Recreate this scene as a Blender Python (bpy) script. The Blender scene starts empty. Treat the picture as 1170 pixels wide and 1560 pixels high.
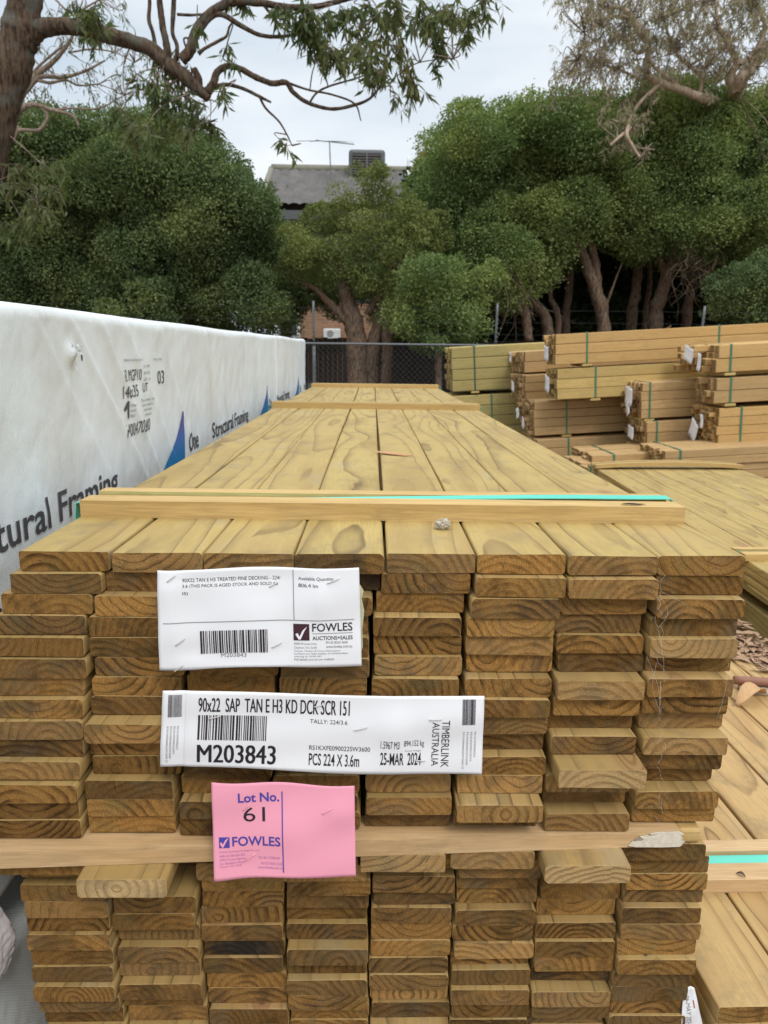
import bpy, bmesh, math, random
import numpy as np
from mathutils import Vector, Matrix, noise as mnoise

S = bpy.context.scene
COL = S.collection
R = math.radians
rnd = random.Random(7)
# ---------------------------------------------------------------- camera
CAMP = Vector((-0.0158, -0.695, 1.6)); FPX = 1100.0; PW, PH = 1170.0, 1560.0
pit, yaw, rol = R(12.45), R(1.03), R(0.69)
fw = Vector((math.sin(yaw)*math.cos(pit), math.cos(yaw)*math.cos(pit), -math.sin(pit)))
r0 = Vector((math.cos(yaw), -math.sin(yaw), 0)); u0 = r0.cross(fw)
cr = r0*math.cos(rol)+u0*math.sin(rol); cu = -r0*math.sin(rol)+u0*math.cos(rol)
cam = bpy.data.cameras.new('camera'); co = bpy.data.objects.new('camera', cam); COL.objects.link(co)
co.matrix_world = Matrix(((cr.x, cu.x, -fw.x, CAMP.x), (cr.y, cu.y, -fw.y, CAMP.y), (cr.z, cu.z, -fw.z, CAMP.z), (0, 0, 0, 1)))
cam.sensor_fit = 'HORIZONTAL'; cam.sensor_width = 36; cam.lens = 36*FPX/PW
cam.clip_start = 0.02; cam.clip_end = 2000
cam.dof.use_dof = True; cam.dof.focus_distance = 0.82; cam.dof.aperture_fstop = 19
S.camera = co
# ---------------------------------------------------------------- light
SUN_EL, SUN_AZ = 50, 158      # azimuth clockwise from +y : behind the camera, to the right
W = bpy.data.worlds.new('World'); S.world = W; W.use_nodes = True
nt = W.node_tree; nt.nodes.clear()
def wn(t, **k):
    n = nt.nodes.new(t)
    for a, b in k.items(): setattr(n, a, b)
    return n
out = wn('ShaderNodeOutputWorld'); mx = wn('ShaderNodeMixShader'); b1 = wn('ShaderNodeBackground'); b2 = wn('ShaderNodeBackground')
sky = wn('ShaderNodeTexSky', sky_type='NISHITA', sun_disc=False, sun_elevation=R(SUN_EL), sun_rotation=R(SUN_AZ))
nt.links.new(sky.outputs[0], b1.inputs[0]); b1.inputs[1].default_value = 0.07
tc = wn('ShaderNodeTexCoord'); mp = wn('ShaderNodeMapping'); mp.inputs['Scale'].default_value = (1.2, 1.2, 3.6)
nz = wn('ShaderNodeTexNoise'); nz.inputs['Scale'].default_value = 1.7; nz.inputs['Detail'].default_value = 7; nz.inputs['Roughness'].default_value = .55
rp = wn('ShaderNodeValToRGB'); rp.color_ramp.elements[0].position = .33; rp.color_ramp.elements[1].position = .7
rp.color_ramp.elements[0].color = (.54, .63, .715, 1); rp.color_ramp.elements[1].color = (.90, .92, .94, 1)
nt.links.new(tc.outputs['Generated'], mp.inputs[0]); nt.links.new(mp.outputs[0], nz.inputs['Vector']); nt.links.new(nz.outputs[0], rp.inputs[0])
nt.links.new(rp.outputs[0], b2.inputs[0])
sx = wn('ShaderNodeSeparateXYZ'); nt.links.new(tc.outputs['Generated'], sx.inputs[0])   # an overcast sky is brighter overhead than at the horizon
mr = wn('ShaderNodeMapRange', interpolation_type='SMOOTHSTEP'); nt.links.new(sx.outputs[2], mr.inputs[0])
for i_, v_ in ((1, .35), (2, .95), (3, .93), (4, 2.15)): mr.inputs[i_].default_value = v_
nt.links.new(mr.outputs[0], b2.inputs[1])
mx.inputs[0].default_value = .9
nt.links.new(b1.outputs[0], mx.inputs[1]); nt.links.new(b2.outputs[0], mx.inputs[2]); nt.links.new(mx.outputs[0], out.inputs[0])
sl = bpy.data.lights.new('sun', 'SUN'); sl.energy = 1.1; sl.angle = R(16); sl.color = (1, .96, .9)
so = bpy.data.objects.new('sun', sl); COL.objects.link(so)
az = R(SUN_AZ); el = R(SUN_EL)
sd = Vector((math.sin(az)*math.cos(el), math.cos(az)*math.cos(el), math.sin(el)))
so.rotation_euler = sd.to_track_quat('Z', 'Y').to_euler(); so.location = (0, -5, 20)
S.view_settings.view_transform = 'Standard'; S.view_settings.look = 'None'
S.view_settings.exposure = 0.40; S.view_settings.gamma = 1
S.cycles.max_bounces = 6; S.cycles.diffuse_bounces = 3; S.cycles.glossy_bounces = 2; S.cycles.transparent_max_bounces = 6
try: S.cycles.use_denoising = True
except Exception: pass

def at(px, py, Y):
    """the world point on the plane y = Y seen at photograph pixel px, py"""
    d = fw + cr*((px-PW/2)/FPX) - cu*((py-PH/2)/FPX)
    return CAMP + d*((Y-CAMP.y)/d.y)

# ---------------------------------------------------------------- materials
class Mat:
    def __init__(s, name, rough=.7, spec=.3):
        s.m = bpy.data.materials.new(name); s.m.use_nodes = True; s.t = s.m.node_tree
        s.b = s.t.nodes['Principled BSDF']; s.b.inputs['Roughness'].default_value = rough
        s.b.inputs['Specular IOR Level'].default_value = spec
    def n(s, t, ins=None, **k):
        n = s.t.nodes.new(t)
        for a, b in k.items(): setattr(n, a, b)
        for a, b in (ins or {}).items(): s.set(n.inputs[a], b)
        return n
    def set(s, sock, v):
        if hasattr(v, 'links'): s.t.links.new(v, sock)
        elif isinstance(v, (tuple, list)) and len(v) == 3 and sock.type == 'RGBA': sock.default_value = (*v, 1)
        else: sock.default_value = v
    def math(s, op, a, b=0.0, c=0.0, clamp=False):
        n = s.n('ShaderNodeMath', {0: a, 1: b, 2: c}, operation=op); n.use_clamp = clamp; return n.outputs[0]
    def vm(s, op, a, b=(0, 0, 0)):
        n = s.n('ShaderNodeVectorMath', {0: a, 1: b}, operation=op); return n.outputs['Value' if op in ('LENGTH', 'DOT_PRODUCT') else 'Vector']
    def mix(s, f, a, b, bt='MIX'):
        n = s.n('ShaderNodeMix', data_type='RGBA', blend_type=bt); s.set(n.inputs[0], f); s.set(n.inputs[6], a); s.set(n.inputs[7], b); return n.outputs[2]
    def noise(s, vec, scale, detail=3, rough=.5):
        n = s.n('ShaderNodeTexNoise', {'Vector': vec, 'Scale': scale, 'Detail': detail, 'Roughness': rough}); return n.outputs[0]
    def ss(s, v, a, b, lo=0.0, hi=1.0):
        n = s.n('ShaderNodeMapRange', {0: v, 1: a, 2: b, 3: lo, 4: hi}, interpolation_type='SMOOTHSTEP'); return n.outputs[0]
    def obj(s): return s.n('ShaderNodeTexCoord').outputs['Object']
    def attr(s, name): return s.n('ShaderNodeAttribute', attribute_type='OBJECT', attribute_name=name).outputs['Fac']
    def sep(s, v): return s.n('ShaderNodeSeparateXYZ', {0: v}).outputs
    def comb(s, x, y, z): return s.n('ShaderNodeCombineXYZ', {0: x, 1: y, 2: z}).outputs[0]
    def color(s, v): s.set(s.b.inputs['Base Color'], v); return s
    def bump(s, h, strength=.3, dist=.001):
        n = s.n('ShaderNodeBump', {'Height': h, 'Strength': strength, 'Distance': dist}); s.t.links.new(n.outputs[0], s.b.inputs['Normal']); return s

def plain(name, c, rough=.7, spec=.3, var=.12, scale=30):
    M = Mat(name, rough, spec); o = M.obj(); f = M.noise(o, scale, 4)
    M.color(M.mix(f, tuple(x*(1-var) for x in c), tuple(min(1, x*(1+var)) for x in c))); return M.m

def wood_core(M, wob=.030):
    """ring distance r in a board lying along local axis y, with wandering pith, and knots"""
    o = M.obj(); seed = M.attr('seed'); x, y, z = M.sep(o)
    sv = M.vm('MULTIPLY', M.comb(seed, seed, seed), (13.1, 7.7, 3.3))
    q1 = M.vm('ADD', M.vm('MULTIPLY', o, (1, .12, 1)), sv)
    q2 = M.vm('ADD', M.vm('MULTIPLY', o, (1, .30, 1)), sv)
    n1 = M.math('SUBTRACT', M.noise(q1, 7.0, 1), .5); n2 = M.math('SUBTRACT', M.noise(q2, 26, 2), .5)
    dy = M.math('SUBTRACT', M.noise(M.comb(seed, M.math('MULTIPLY', y, .5), 3.3), 2.0, 1), .5)
    dx = M.math('SUBTRACT', M.noise(M.comb(M.math('MULTIPLY', y, .5), seed, 9.1), 2.0, 1), .5)
    px = M.math('ADD', M.attr('pith_x'), M.math('MULTIPLY', dx, .08)); pz = M.math('ADD', M.attr('pith_z'), M.math('MULTIPLY', dy, .12))
    ax = M.math('SUBTRACT', x, px); azz = M.math('SUBTRACT', z, pz)
    r = M.math('SQRT', M.math('ADD', M.math('MULTIPLY', ax, ax), M.math('MULTIPLY', azz, azz)))
    r = M.math('ADD', r, M.math('ADD', M.math('MULTIPLY', n1, wob), M.math('MULTIPLY', n2, .006)))
    K = M.vm('ADD', M.vm('MULTIPLY', o, (8.0, 2.4, 0)), M.vm('MULTIPLY', sv, (1, 1, 0)))
    K = M.vm('ADD', K, M.vm('MULTIPLY', M.n('ShaderNodeTexNoise', {'Vector': q1, 'Scale': 30.0}).outputs['Color'], (.06, .06, 0)))
    vo = M.n('ShaderNodeTexVoronoi', {'Vector': K, 'Scale': 1.0}, voronoi_dimensions='3D', feature='F1')
    has = M.math('GREATER_THAN', M.sep(vo.outputs['Color'])[0],   .36)
    kd = vo.outputs['Distance']
    warp = M.math('MULTIPLY', M.math('POWER', 2.718, M.math('MULTIPLY', M.math('MULTIPLY', kd, kd), -12.0)), has)
    r = M.math('ADD', r, M.math('MULTIPLY', warp, .02))
    return o, seed, sv, r, kd, has, q1

def deck_face(name, early, late, stain):
    M = Mat(name, .62, .35); o, seed, sv, r, kd, has, q1 = wood_core(M)
    fr = M.math('FRACT', M.math('DIVIDE', r, .0165))
    lw = M.ss(fr, .55, .95); lw = M.math('MULTIPLY', lw, M.ss(fr, 1.0, .95))
    lw = M.math('MULTIPLY', lw, M.ss(M.noise(M.vm('ADD', M.vm('MULTIPLY', o, (1, .3, 1)), sv), 11, 2), .3, .65, .25, .95))
    tone = M.noise(M.comb(seed, 1.7, 2.2), 5.0, 0)
    fib = M.noise(M.vm('ADD', M.vm('MULTIPLY', o, (1, .025, 1)), sv), 700, 3)
    c = M.mix(M.ss(fib, .3, .7), tuple(v*.80 for v in early), early)
    band = M.ss(M.noise(M.vm('ADD', M.vm('MULTIPLY', o, (1, .22, 1)), M.vm('ADD', sv, (5, 2, 1))), 13, 4, .65), .43, .68)
    c = M.mix(M.math('MULTIPLY', band, .85), c, stain)
    gr = M.ss(M.noise(M.vm('ADD', M.vm('MULTIPLY', o, (1, .6, 1)), M.vm('ADD', sv, (1, 8, 4))), 9, 4, .6), .56, .76)
    c = M.mix(M.math('MULTIPLY', gr, .55), c, (.34, .31, .23))
    c = M.mix(M.math('MULTIPLY', lw, .78), c, late)
    line = M.math('MULTIPLY', M.ss(fr, .86, .95), M.ss(fr, 1.0, .97)); c = M.mix(M.math('MULTIPLY', line, M.ss(M.noise(M.vm('ADD', M.vm('MULTIPLY', o, (1, .25, 1)), M.vm('ADD', sv, (7, 3, 3))), 20, 3), .35, .6, .1, .85)), c, tuple(v*.62 for v in late))
    kr = M.math('SINE', M.math('MULTIPLY', kd, 150.0))
    kcol = M.mix(M.ss(kr, -.6, .8), (.30, .16, .07), (.16, .075, .03))
    c = M.mix(M.math('MULTIPLY', M.ss(kd, .30, .15), M.math('MULTIPLY', has, .45)), c, (.36, .22, .09))
    c = M.mix(M.math('MULTIPLY', M.ss(kd, .145, .115), has), c, kcol)
    c = M.mix(M.ss(tone, .35, .65, .0, .45), c, (.40, .27, .095))
    drt = M.ss(M.noise(M.vm('ADD', M.vm('MULTIPLY', o, (1, .8, 1)), M.vm('ADD', sv, (4, 4, 1))), 18, 6, .72), .50, .72); c = M.mix(M.math('MULTIPLY', drt, .5), c, (.20, .155, .085))
    sp = M.n('ShaderNodeTexVoronoi', {'Vector': M.vm('ADD', o, sv), 'Scale': 24.0}, feature='F1')
    c = M.mix(M.math('MULTIPLY', M.ss(sp.outputs['Distance'], .07, .04), M.math('GREATER_THAN', M.sep(sp.outputs['Color'])[1], .72)), c, (.10, .07, .04))
    M.color(c); M.bump(M.math('ADD', fib, M.math('MULTIPLY', lw, .6)), .28, .0008)
    M.set(M.b.inputs['Roughness'], M.ss(fib, .2, .8, .5, .72)); return M.m

def deck_end(name, early, late):
    M = Mat(name, .85, .15); o, seed, sv, r, kd, has, q1 = wood_core(M, .012)
    sx, sy, sz = M.sep(o)
    flat = M.vm('ADD', M.comb(sx, 0.0, sz), sv)
    r = M.math('ADD', r, M.math('MULTIPLY', M.math('SUBTRACT', M.noise(flat, 90, 2), .5), .0022)); r = M.math('ADD', r, M.math('MULTIPLY', M.math('SUBTRACT', M.noise(flat, 32, 1), .5), .007))
    rw = M.math('ADD', .0040, M.math('MULTIPLY', M.noise(M.comb(seed, 4.4, 1.2), 5.0, 0), .0085))
    fr = M.math('FRACT', M.math('DIVIDE', r, rw))
    lw = M.math('MULTIPLY', M.ss(fr, .35, .9), M.ss(fr, 1.0, .93))
    amt = M.math('MULTIPLY', M.ss(M.noise(flat, 24, 3, .65), .36, .64, .05, 1.0), M.ss(M.noise(M.comb(seed, 6.1, 7.7), 6.0, 0), .3, .65, .35, 1.0))
    tone = M.attr('tone')
    c = M.mix(M.math('MULTIPLY', lw, amt), early, late)
    # saw fuzz: short slanting fibres torn on the cut
    ang = M.n('ShaderNodeMapping', {'Vector': flat, 'Rotation': (0, R(38), 0), 'Scale': (1, 1, .28)}).outputs[0]
    fz = M.noise(ang, 900, 3, .65); fz2 = M.noise(flat, 330, 4, .7)
    c = M.mix(M.ss(fz, .28, .72), M.mix(1.0, c, (.78, .76, .72), 'MULTIPLY'), M.mix(1.0, c, (1.16, 1.15, 1.12), 'MULTIPLY'))
    c = M.mix(M.math('MULTIPLY', M.ss(fz2, .62, .74), .55), c, (.50, .35, .18))
    # radial drying checks
    wv = M.n('ShaderNodeTexVoronoi', {'Vector': M.vm('MULTIPLY', flat, (60, 1, 14)), 'Scale': 1.0}, feature='DISTANCE_TO_EDGE').outputs['Distance']
    c = M.mix(M.math('MULTIPLY', M.ss(wv, .022, .004), M.ss(M.noise(flat, 40, 1), .6, .7, 0, .6)), c, (.06, .04, .02))
    st = M.ss(M.noise(M.vm('ADD', flat, (3, 3, 3)), 26, 5, .68), .46, .68)
    c = M.mix(M.math('MULTIPLY', st, .72), c, (.088, .046, .015))
    ol = M.ss(M.noise(M.vm('ADD', flat, (9, 1, 6)), 20, 3, .6), .5, .72)
    c = M.mix(M.math('MULTIPLY', ol, .5), c, (.19, .135, .045))
    dk = M.math('MULTIPLY', M.attr('dark'), M.ss(M.noise(M.vm('ADD', flat, (2, 7, 2)), 22, 4, .6), .25, .6))
    c = M.mix(dk, c, (.042, .033, .024))
    pl = M.attr('pale'); c = M.mix(pl, c, M.mix(M.math('MULTIPLY', lw, .5), (.62, .43, .21), (.38, .23, .09)))
    tv = M.comb(tone, tone, tone)
    c = M.mix(1.0, c, tv, 'MULTIPLY')
    gy = M.ss(M.noise(M.vm('ADD', flat, (5, 5, 8)), 14, 5, .7), .50, .70); c = M.mix(M.math('MULTIPLY', gy, .45), c, (.165, .125, .075))
    M.color(c); M.bump(M.math('ADD', M.math('ADD', fz, fz2), M.math('MULTIPLY', lw, .8)), .8, .0016); return M.m

def milled(name, a, b, axis=0, endc=None):
    """planed pine: fibres along the local axis"""
    M = Mat(name, .6, .3); o = M.obj(); seed = M.attr('seed'); sv = M.vm('MULTIPLY', M.comb(seed, seed, seed), (5.3, 2.7, 9.1))
    sc = [1, 1, 1]; sc[axis] = .05
    q = M.vm('ADD', M.vm('MULTIPLY', o, tuple(sc)), sv)
    n = M.noise(q, 60, 4, .6); n2 = M.noise(q, 420, 2)
    br = M.noise(M.comb(seed, 2.1, 3.3), 7.0, 0)
    c = M.mix(M.ss(n, .36, .64), a, b); c = M.mix(M.ss(n2, .3, .7, 0, .36), c, tuple(v*.55 for v in b))
    c = M.mix(M.ss(br, .35, .65, 0, .5), c, tuple(v*.72 for v in b))
    dr = M.ss(M.noise(M.vm('ADD', M.vm('MULTIPLY', o, tuple(1 if v == 1 else .4 for v in sc)), sv), 22, 6, .72), .5, .75); c = M.mix(M.math('MULTIPLY', dr, .5), c, tuple(v*.5 for v in b))
    kn = M.n('ShaderNodeTexVoronoi', {'Vector': M.vm('ADD', M.vm('MULTIPLY', o, tuple(v*9 if v == 1 else 2.2 for v in sc)), sv), 'Scale': 1.0}, feature='F1')
    c = M.mix(M.math('MULTIPLY', M.ss(kn.outputs['Distance'], .12, .06), M.math('GREATER_THAN', M.sep(kn.outputs['Color'])[0], .7)), c, (.17, .09, .035))
    M.color(c); M.bump(n2, .2, .0006); return M.m

def rough_end(name, c):
    M = Mat(name, .9, .1); o = M.obj(); seed = M.attr('seed'); sv = M.vm('MULTIPLY', M.comb(seed, seed, seed), (5.3, 2.7, 9.1))
    n = M.noise(M.vm('ADD', o, sv), 45, 4, .65); k = M.noise(M.comb(seed, 8.1, 1.1), 9.0, 0)
    v = M.mix(M.ss(n, .3, .7), tuple(x*.5 for x in c), c); v = M.mix(M.ss(k, .3, .7, 0, .8), v, tuple(x*.4 for x in c))
    M.color(v); return M.m

def leafmat(name, a, b, c, trans=.25):
    M = Mat(name, .75, .12); rn = M.n('ShaderNodeNewGeometry').outputs['Random Per Island']
    big = M.noise(M.obj(), .9, 3)
    col = M.mix(M.ss(rn, -.3, 1.3), a, b); col = M.mix(M.math('MULTIPLY', M.ss(M.math('ADD', big, M.math('MULTIPLY', rn, .10)), .45, .75), .6), col, c)
    M.color(col)
    tb = M.n('ShaderNodeBsdfTranslucent', {'Color': M.mix(1.0, col, (1.1, 1.25, .6), 'MULTIPLY')}); mxs = M.n('ShaderNodeMixShader', {0: trans})
    M.t.links.new(M.b.outputs[0], mxs.inputs[1]); M.t.links.new(tb.outputs[0], mxs.inputs[2])
    M.t.links.new(mxs.outputs[0], M.t.nodes['Material Output'].inputs[0]); return M.m

def barkmat(name, a, b, sc=1.0, patch=None):
    M = Mat(name, .9, .1); o = M.obj()
    n = M.noise(M.vm('MULTIPLY', o, (1, 1, .22)), 38*sc, 5, .65); n2 = M.noise(o, 6, 3)
    c = M.mix(M.ss(n, .35, .68), a, b)
    c = M.mix(M.ss(n2, .5, .68, 0, .7), c, patch or tuple(v*.6 for v in a))
    M.color(c); M.bump(n, .9, .012/sc); return M.m

MT = {}
MT['deck'] = deck_face('deck_face', (.475, .342, .112), (.175, .11, .034), (.29, .188, .06))
MT['deck_dull'] = deck_face('deck_face_dull', (.43, .275, .10), (.21, .125, .043), (.31, .195, .07))
MT['deck_end'] = deck_end('deck_end_grain', (.325, .168, .048), (.085, .040, .011))
MT['deck_warm'] = deck_face('deck_face_warm', (.56, .365, .15), (.32, .185, .07), (.42, .25, .10))
MT['bearer'] = milled('bearer_pine', (.62, .42, .17), (.52, .34, .125), 0)
MT['bearer_pink'] = milled('bearer_pink_pine', (.66, .45, .24), (.58, .37, .18), 0)
MT['strap_teal'] = plain('teal_strap_plastic', (.12, .62, .49), .35, .5, .06)
MT['strap_green'] = plain('green_strap_plastic', (.06, .17, .095), .4, .4, .1)
MT['strap_dark'] = plain('dark_strap_plastic', (.05, .10, .07), .4, .4, .1)
MT['paper'] = plain('white_label_paper', (.80, .79, .80), .55, .3, .03, 14)
MT['ink'] = plain('black_ink', (.028, .02, .03), .6, .2, .1)
MT['ink_grey'] = plain('grey_ink', (.20, .18, .20), .6, .2, .1)
MT['ink_red'] = plain('dark_maroon_ink', (.06, .022, .03), .6, .2, .1)
MT['pink'] = plain('pink_card', (.78, .31, .40), .6, .25, .03, 12)
MT['ink_blue'] = plain('violet_blue_ink', (.065, .055, .30), .6, .2, .1)
MT['ink_faint'] = plain('faint_violet_ink', (.38, .16, .36), .6, .2, .1)
MT['steel'] = plain('staple_steel', (.58, .56, .52), .35, .6, .1)
MT['pinkstaple'] = plain('card_coloured_staple', (.80, .42, .47), .4, .5, .1)
MT['pinkstaple'].node_tree.nodes['Principled BSDF'].inputs['Metallic'].default_value = .2
MT['galv'] = plain('galvanised_steel', (.13, .135, .14), .45, .5, .2)
MT['wire'] = plain('chain_wire', (.05, .05, .05), .5, .4, .2)
MT['white_paint'] = plain('white_paint', (.75, .75, .73), .5, .4, .05)

# ---------------------------------------------------------------- mesh helpers
def mk(name, bm, mats, parent=None, smooth=False):
    me = bpy.data.meshes.new(name); bm.to_mesh(me); bm.free()
    for m in (mats if isinstance(mats, (list, tuple)) else [mats]): me.materials.append(m)
    if smooth:
        for p in me.polygons: p.use_smooth = True
    o = bpy.data.objects.new(name, me); COL.objects.link(o)
    if parent: o.parent = parent
    return o
def tag(o, label, cat, group=None, kind=None):
    o['label'] = label; o['category'] = cat
    if group: o['group'] = group
    if kind: o['kind'] = kind
    return o
def empty(name, loc, label, cat, group=None, rot=(0, 0, 0)):
    o = bpy.data.objects.new(name, None); COL.objects.link(o); o.location = loc; o.rotation_euler = rot; o.empty_display_size = .1
    return tag(o, label, cat, group)
def box(bm, lo, hi, mi=0):
    x0, y0, z0 = lo; x1, y1, z1 = hi
    v = [bm.verts.new(p) for p in ((x0,y0,z0),(x1,y0,z0),(x1,y1,z0),(x0,y1,z0),(x0,y0,z1),(x1,y0,z1),(x1,y1,z1),(x0,y1,z1))]
    for f in ((3,2,1,0),(4,5,6,7),(0,1,5,4),(1,2,6,5),(2,3,7,6),(3,0,4,7)):
        bm.faces.new([v[i] for i in f]).material_index = mi
def bevel(bm, w, seg=2):
    bmesh.ops.bevel(bm, geom=bm.edges[:], offset=w, segments=seg, affect='EDGES', profile=.5)
def boxobj(name, lo, hi, mat, parent=None, bev=0, seg=2):
    bm = bmesh.new(); box(bm, lo, hi)
    if bev: bevel(bm, bev, seg)
    return mk(name, bm, mat, parent)
def catmull(pts, n=6):
    P = [np.array(p, float) for p in pts]; P = [2*P[0]-P[1]]+P+[2*P[-1]-P[-2]]; out = []
    for i in range(1, len(P)-2):
        for k in range(n):
            t = k/n; a, b, c, d = P[i-1:i+3]
            out.append(.5*((2*b)+(c-a)*t+(2*a-5*b+4*c-d)*t*t+(3*b-a-3*c+d)*t**3))
    out.append(P[-2]); return out
def tube(bm, pts, rad, sides=8, n=5, wob=0.0, seed=0, mi=0):
    """pts: list of (x,y,z); rad: list of radii. smooth, tapering, capped"""
    q = catmull([(*p, r) for p, r in zip(pts, rad)], n)
    rings = []; prev = None
    for i, w in enumerate(q):
        p = Vector(w[:3]); r = max(w[3], 1e-4)
        t = Vector(q[min(i+1, len(q)-1)][:3])-Vector(q[max(i-1, 0)][:3])
        if t.length < 1e-9: t = Vector((0, 0, 1))
        t.normalize()
        a = prev-t*prev.dot(t) if prev else (Vector((1, 0, 0)) if abs(t.x) < .8 else Vector((0, 1, 0))).cross(t)
        a.normalize(); prev = a; b = t.cross(a); ring = []
        for k in range(sides):
            th = 2*math.pi*k/sides; rr = r
            if wob:
                d = a*math.cos(th)+b*math.sin(th)
                rr = r*(1+wob*mnoise.noise((p+d*r)*(.9/r)+Vector((seed, 0, 0))))
            ring.append(bm.verts.new(p+(a*math.cos(th)+b*math.sin(th))*rr))
        rings.append(ring)
    for i in range(len(rings)-1):
        for k in range(sides):
            f = bm.faces.new((rings[i][k], rings[i][(k+1) % sides], rings[i+1][(k+1) % sides], rings[i+1][k])); f.smooth = True; f.material_index = mi
    bm.faces.new(rings[0][::-1]).material_index = mi; bm.faces.new(rings[-1]).material_index = mi
def npmesh(name, V, F, mats, parent=None, mi=None):
    me = bpy.data.meshes.new(name); V = np.asarray(V, np.float32); F = np.asarray(F, np.int32); k = F.shape[1]
    me.vertices.add(len(V)); me.vertices.foreach_set('co', V.ravel())
    me.loops.add(F.size); me.loops.foreach_set('vertex_index', F.ravel())
    me.polygons.add(len(F)); me.polygons.foreach_set('loop_start', np.arange(0, F.size, k, dtype=np.int32))
    for m in (mats if isinstance(mats, (list, tuple)) else [mats]): me.materials.append(m)
    if mi is not None: me.polygons.foreach_set('material_index', np.asarray(mi, np.int32))
    me.update(calc_edges=True); me.validate()
    o = bpy.data.objects.new(name, me); COL.objects.link(o)
    if parent: o.parent = parent
    return o

ORD = ['first','second','third','fourth','fifth','sixth','seventh','eighth','ninth','tenth','eleventh','twelfth','thirteenth','fourteenth','fifteenth']

# ---------------------------------------------------------------- the setting: ground
def gz(x, y):
    s = min(1, max(0, (y-3.6)/1.5)); s = s*s*(3-2*s)
    return .062*max(0, x-.6)*s*min(1, max(0, (14-y)/3))
n = 60; V = []; xs = np.concatenate([[-300, -60, -20], np.linspace(-10, 14, n), [25, 60, 300]]); ys = np.concatenate([[-200, -40, -10], np.linspace(-4, 18, n), [40, 100, 600]])
for yy in ys:
    for xx in xs: V.append((xx, yy, gz(xx, yy)-(.0 if yy < 18 else 0)))
nx = len(xs); F = [(j*nx+i, j*nx+i+1, (j+1)*nx+i+1, (j+1)*nx+i) for j in range(len(ys)-1) for i in range(nx-1)]
M = Mat('yard_dirt', .95, .1); o_ = M.obj(); a_ = M.noise(o_, 3, 6, .65); b_ = M.noise(o_, 60, 4, .7)
M.color(M.mix(M.ss(a_, .35, .65), (.17, .13, .095), M.mix(M.ss(b_, .35, .65), (.13, .09, .06), (.30, .25, .2)))); M.bump(b_, .7, .02)
g = npmesh('ground', V, F, M.m); g['kind'] = 'structure'

# ---------------------------------------------------------------- decking boards
def board_mesh(name, w, t, L, rad=.0035, mats=None, chip=0, seed=0):
    """rounded board section in x,z extruded along y from 0 to L; ends carry the end-grain material"""
    rr = random.Random(seed); prof = []
    for cx, cz, a0 in ((w/2-rad, rad, -90), (w/2-rad, t-rad, 0), (-w/2+rad, t-rad, 90), (-w/2+rad, rad, 180)):
        for k in range(4):
            a = R(a0+30*k); prof.append((cx+rad*math.cos(a), cz+rad*math.sin(a)))
    bm = bmesh.new(); rings = []
    ysl = [0, .0012, .15, .5, 1.0, 1.8, 2.6, L-.0012, L]
    for i, y in enumerate(ysl):
        s = .992 if i in (0, len(ysl)-1) else 1
        bow = .0012*math.sin(y*2.1+seed); ring = []
        for k, (x, z) in enumerate(prof):
            j = rr.uniform(-.0007, .0006) if i < 2 else 0
            ring.append(bm.verts.new((x*s+(bow if 1 < i < 7 else bow*.2), y, t/2+(z-t/2)*s+j)))
        rings.append(ring)
    m = len(prof)
    for i in range(len(rings)-1):
        for k in range(m):
            f = bm.faces.new((rings[i][k], rings[i][(k+1) % m], rings[i+1][(k+1) % m], rings[i+1][k])); f.smooth = True; f.material_index = 0
    bm.faces.new(rings[0][::-1]).material_index = 1; bm.faces.new(rings[-1]).material_index = 1
    me = bpy.data.meshes.new(name); bmesh.ops.recalc_face_normals(bm, faces=bm.faces); bm.to_mesh(me); bm.free()
    for mm in mats: me.materials.append(mm)
    return me
def place_board(me, x, y, z, label, group, rz=0, seed=None, tone=1.0, dark=0.0, pale=0.0, rx=0, ry=0):
    o = bpy.data.objects.new('deck_board', me); COL.objects.link(o); o.location = (x, y, z); o.rotation_euler = (rx, ry, rz)
    s = rnd.uniform(0, 40) if seed is None else seed; q = random.Random(s)
    o['seed'] = s; o['tone'] = tone; o['dark'] = dark; o['pale'] = pale
    o['pith_x'] = q.uniform(-.035, .035); o['pith_z'] = q.choice((-1, -1, 1))*q.uniform(.012, .055)+.0105
    return tag(o, label, 'board', group)

ZT = 1.4035; TH = .0213; BWD = .0894; BTH = .0205
main_me = [board_mesh('deck_board', BWD, BTH, 3.6, .0026+.0004*i, (MT['deck'], MT['deck_end']), seed=i) for i in range(4)]
dull_me = [board_mesh('deck_board', BWD+.0004*(i % 3), BTH, 3.6, (.0022, .0034, .0046, .0028, .0040)[i % 5], (MT['deck_dull'], MT['deck_end']), seed=i+20) for i in range(12)]
GM = 'boards stacked in the labelled decking pack'
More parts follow.
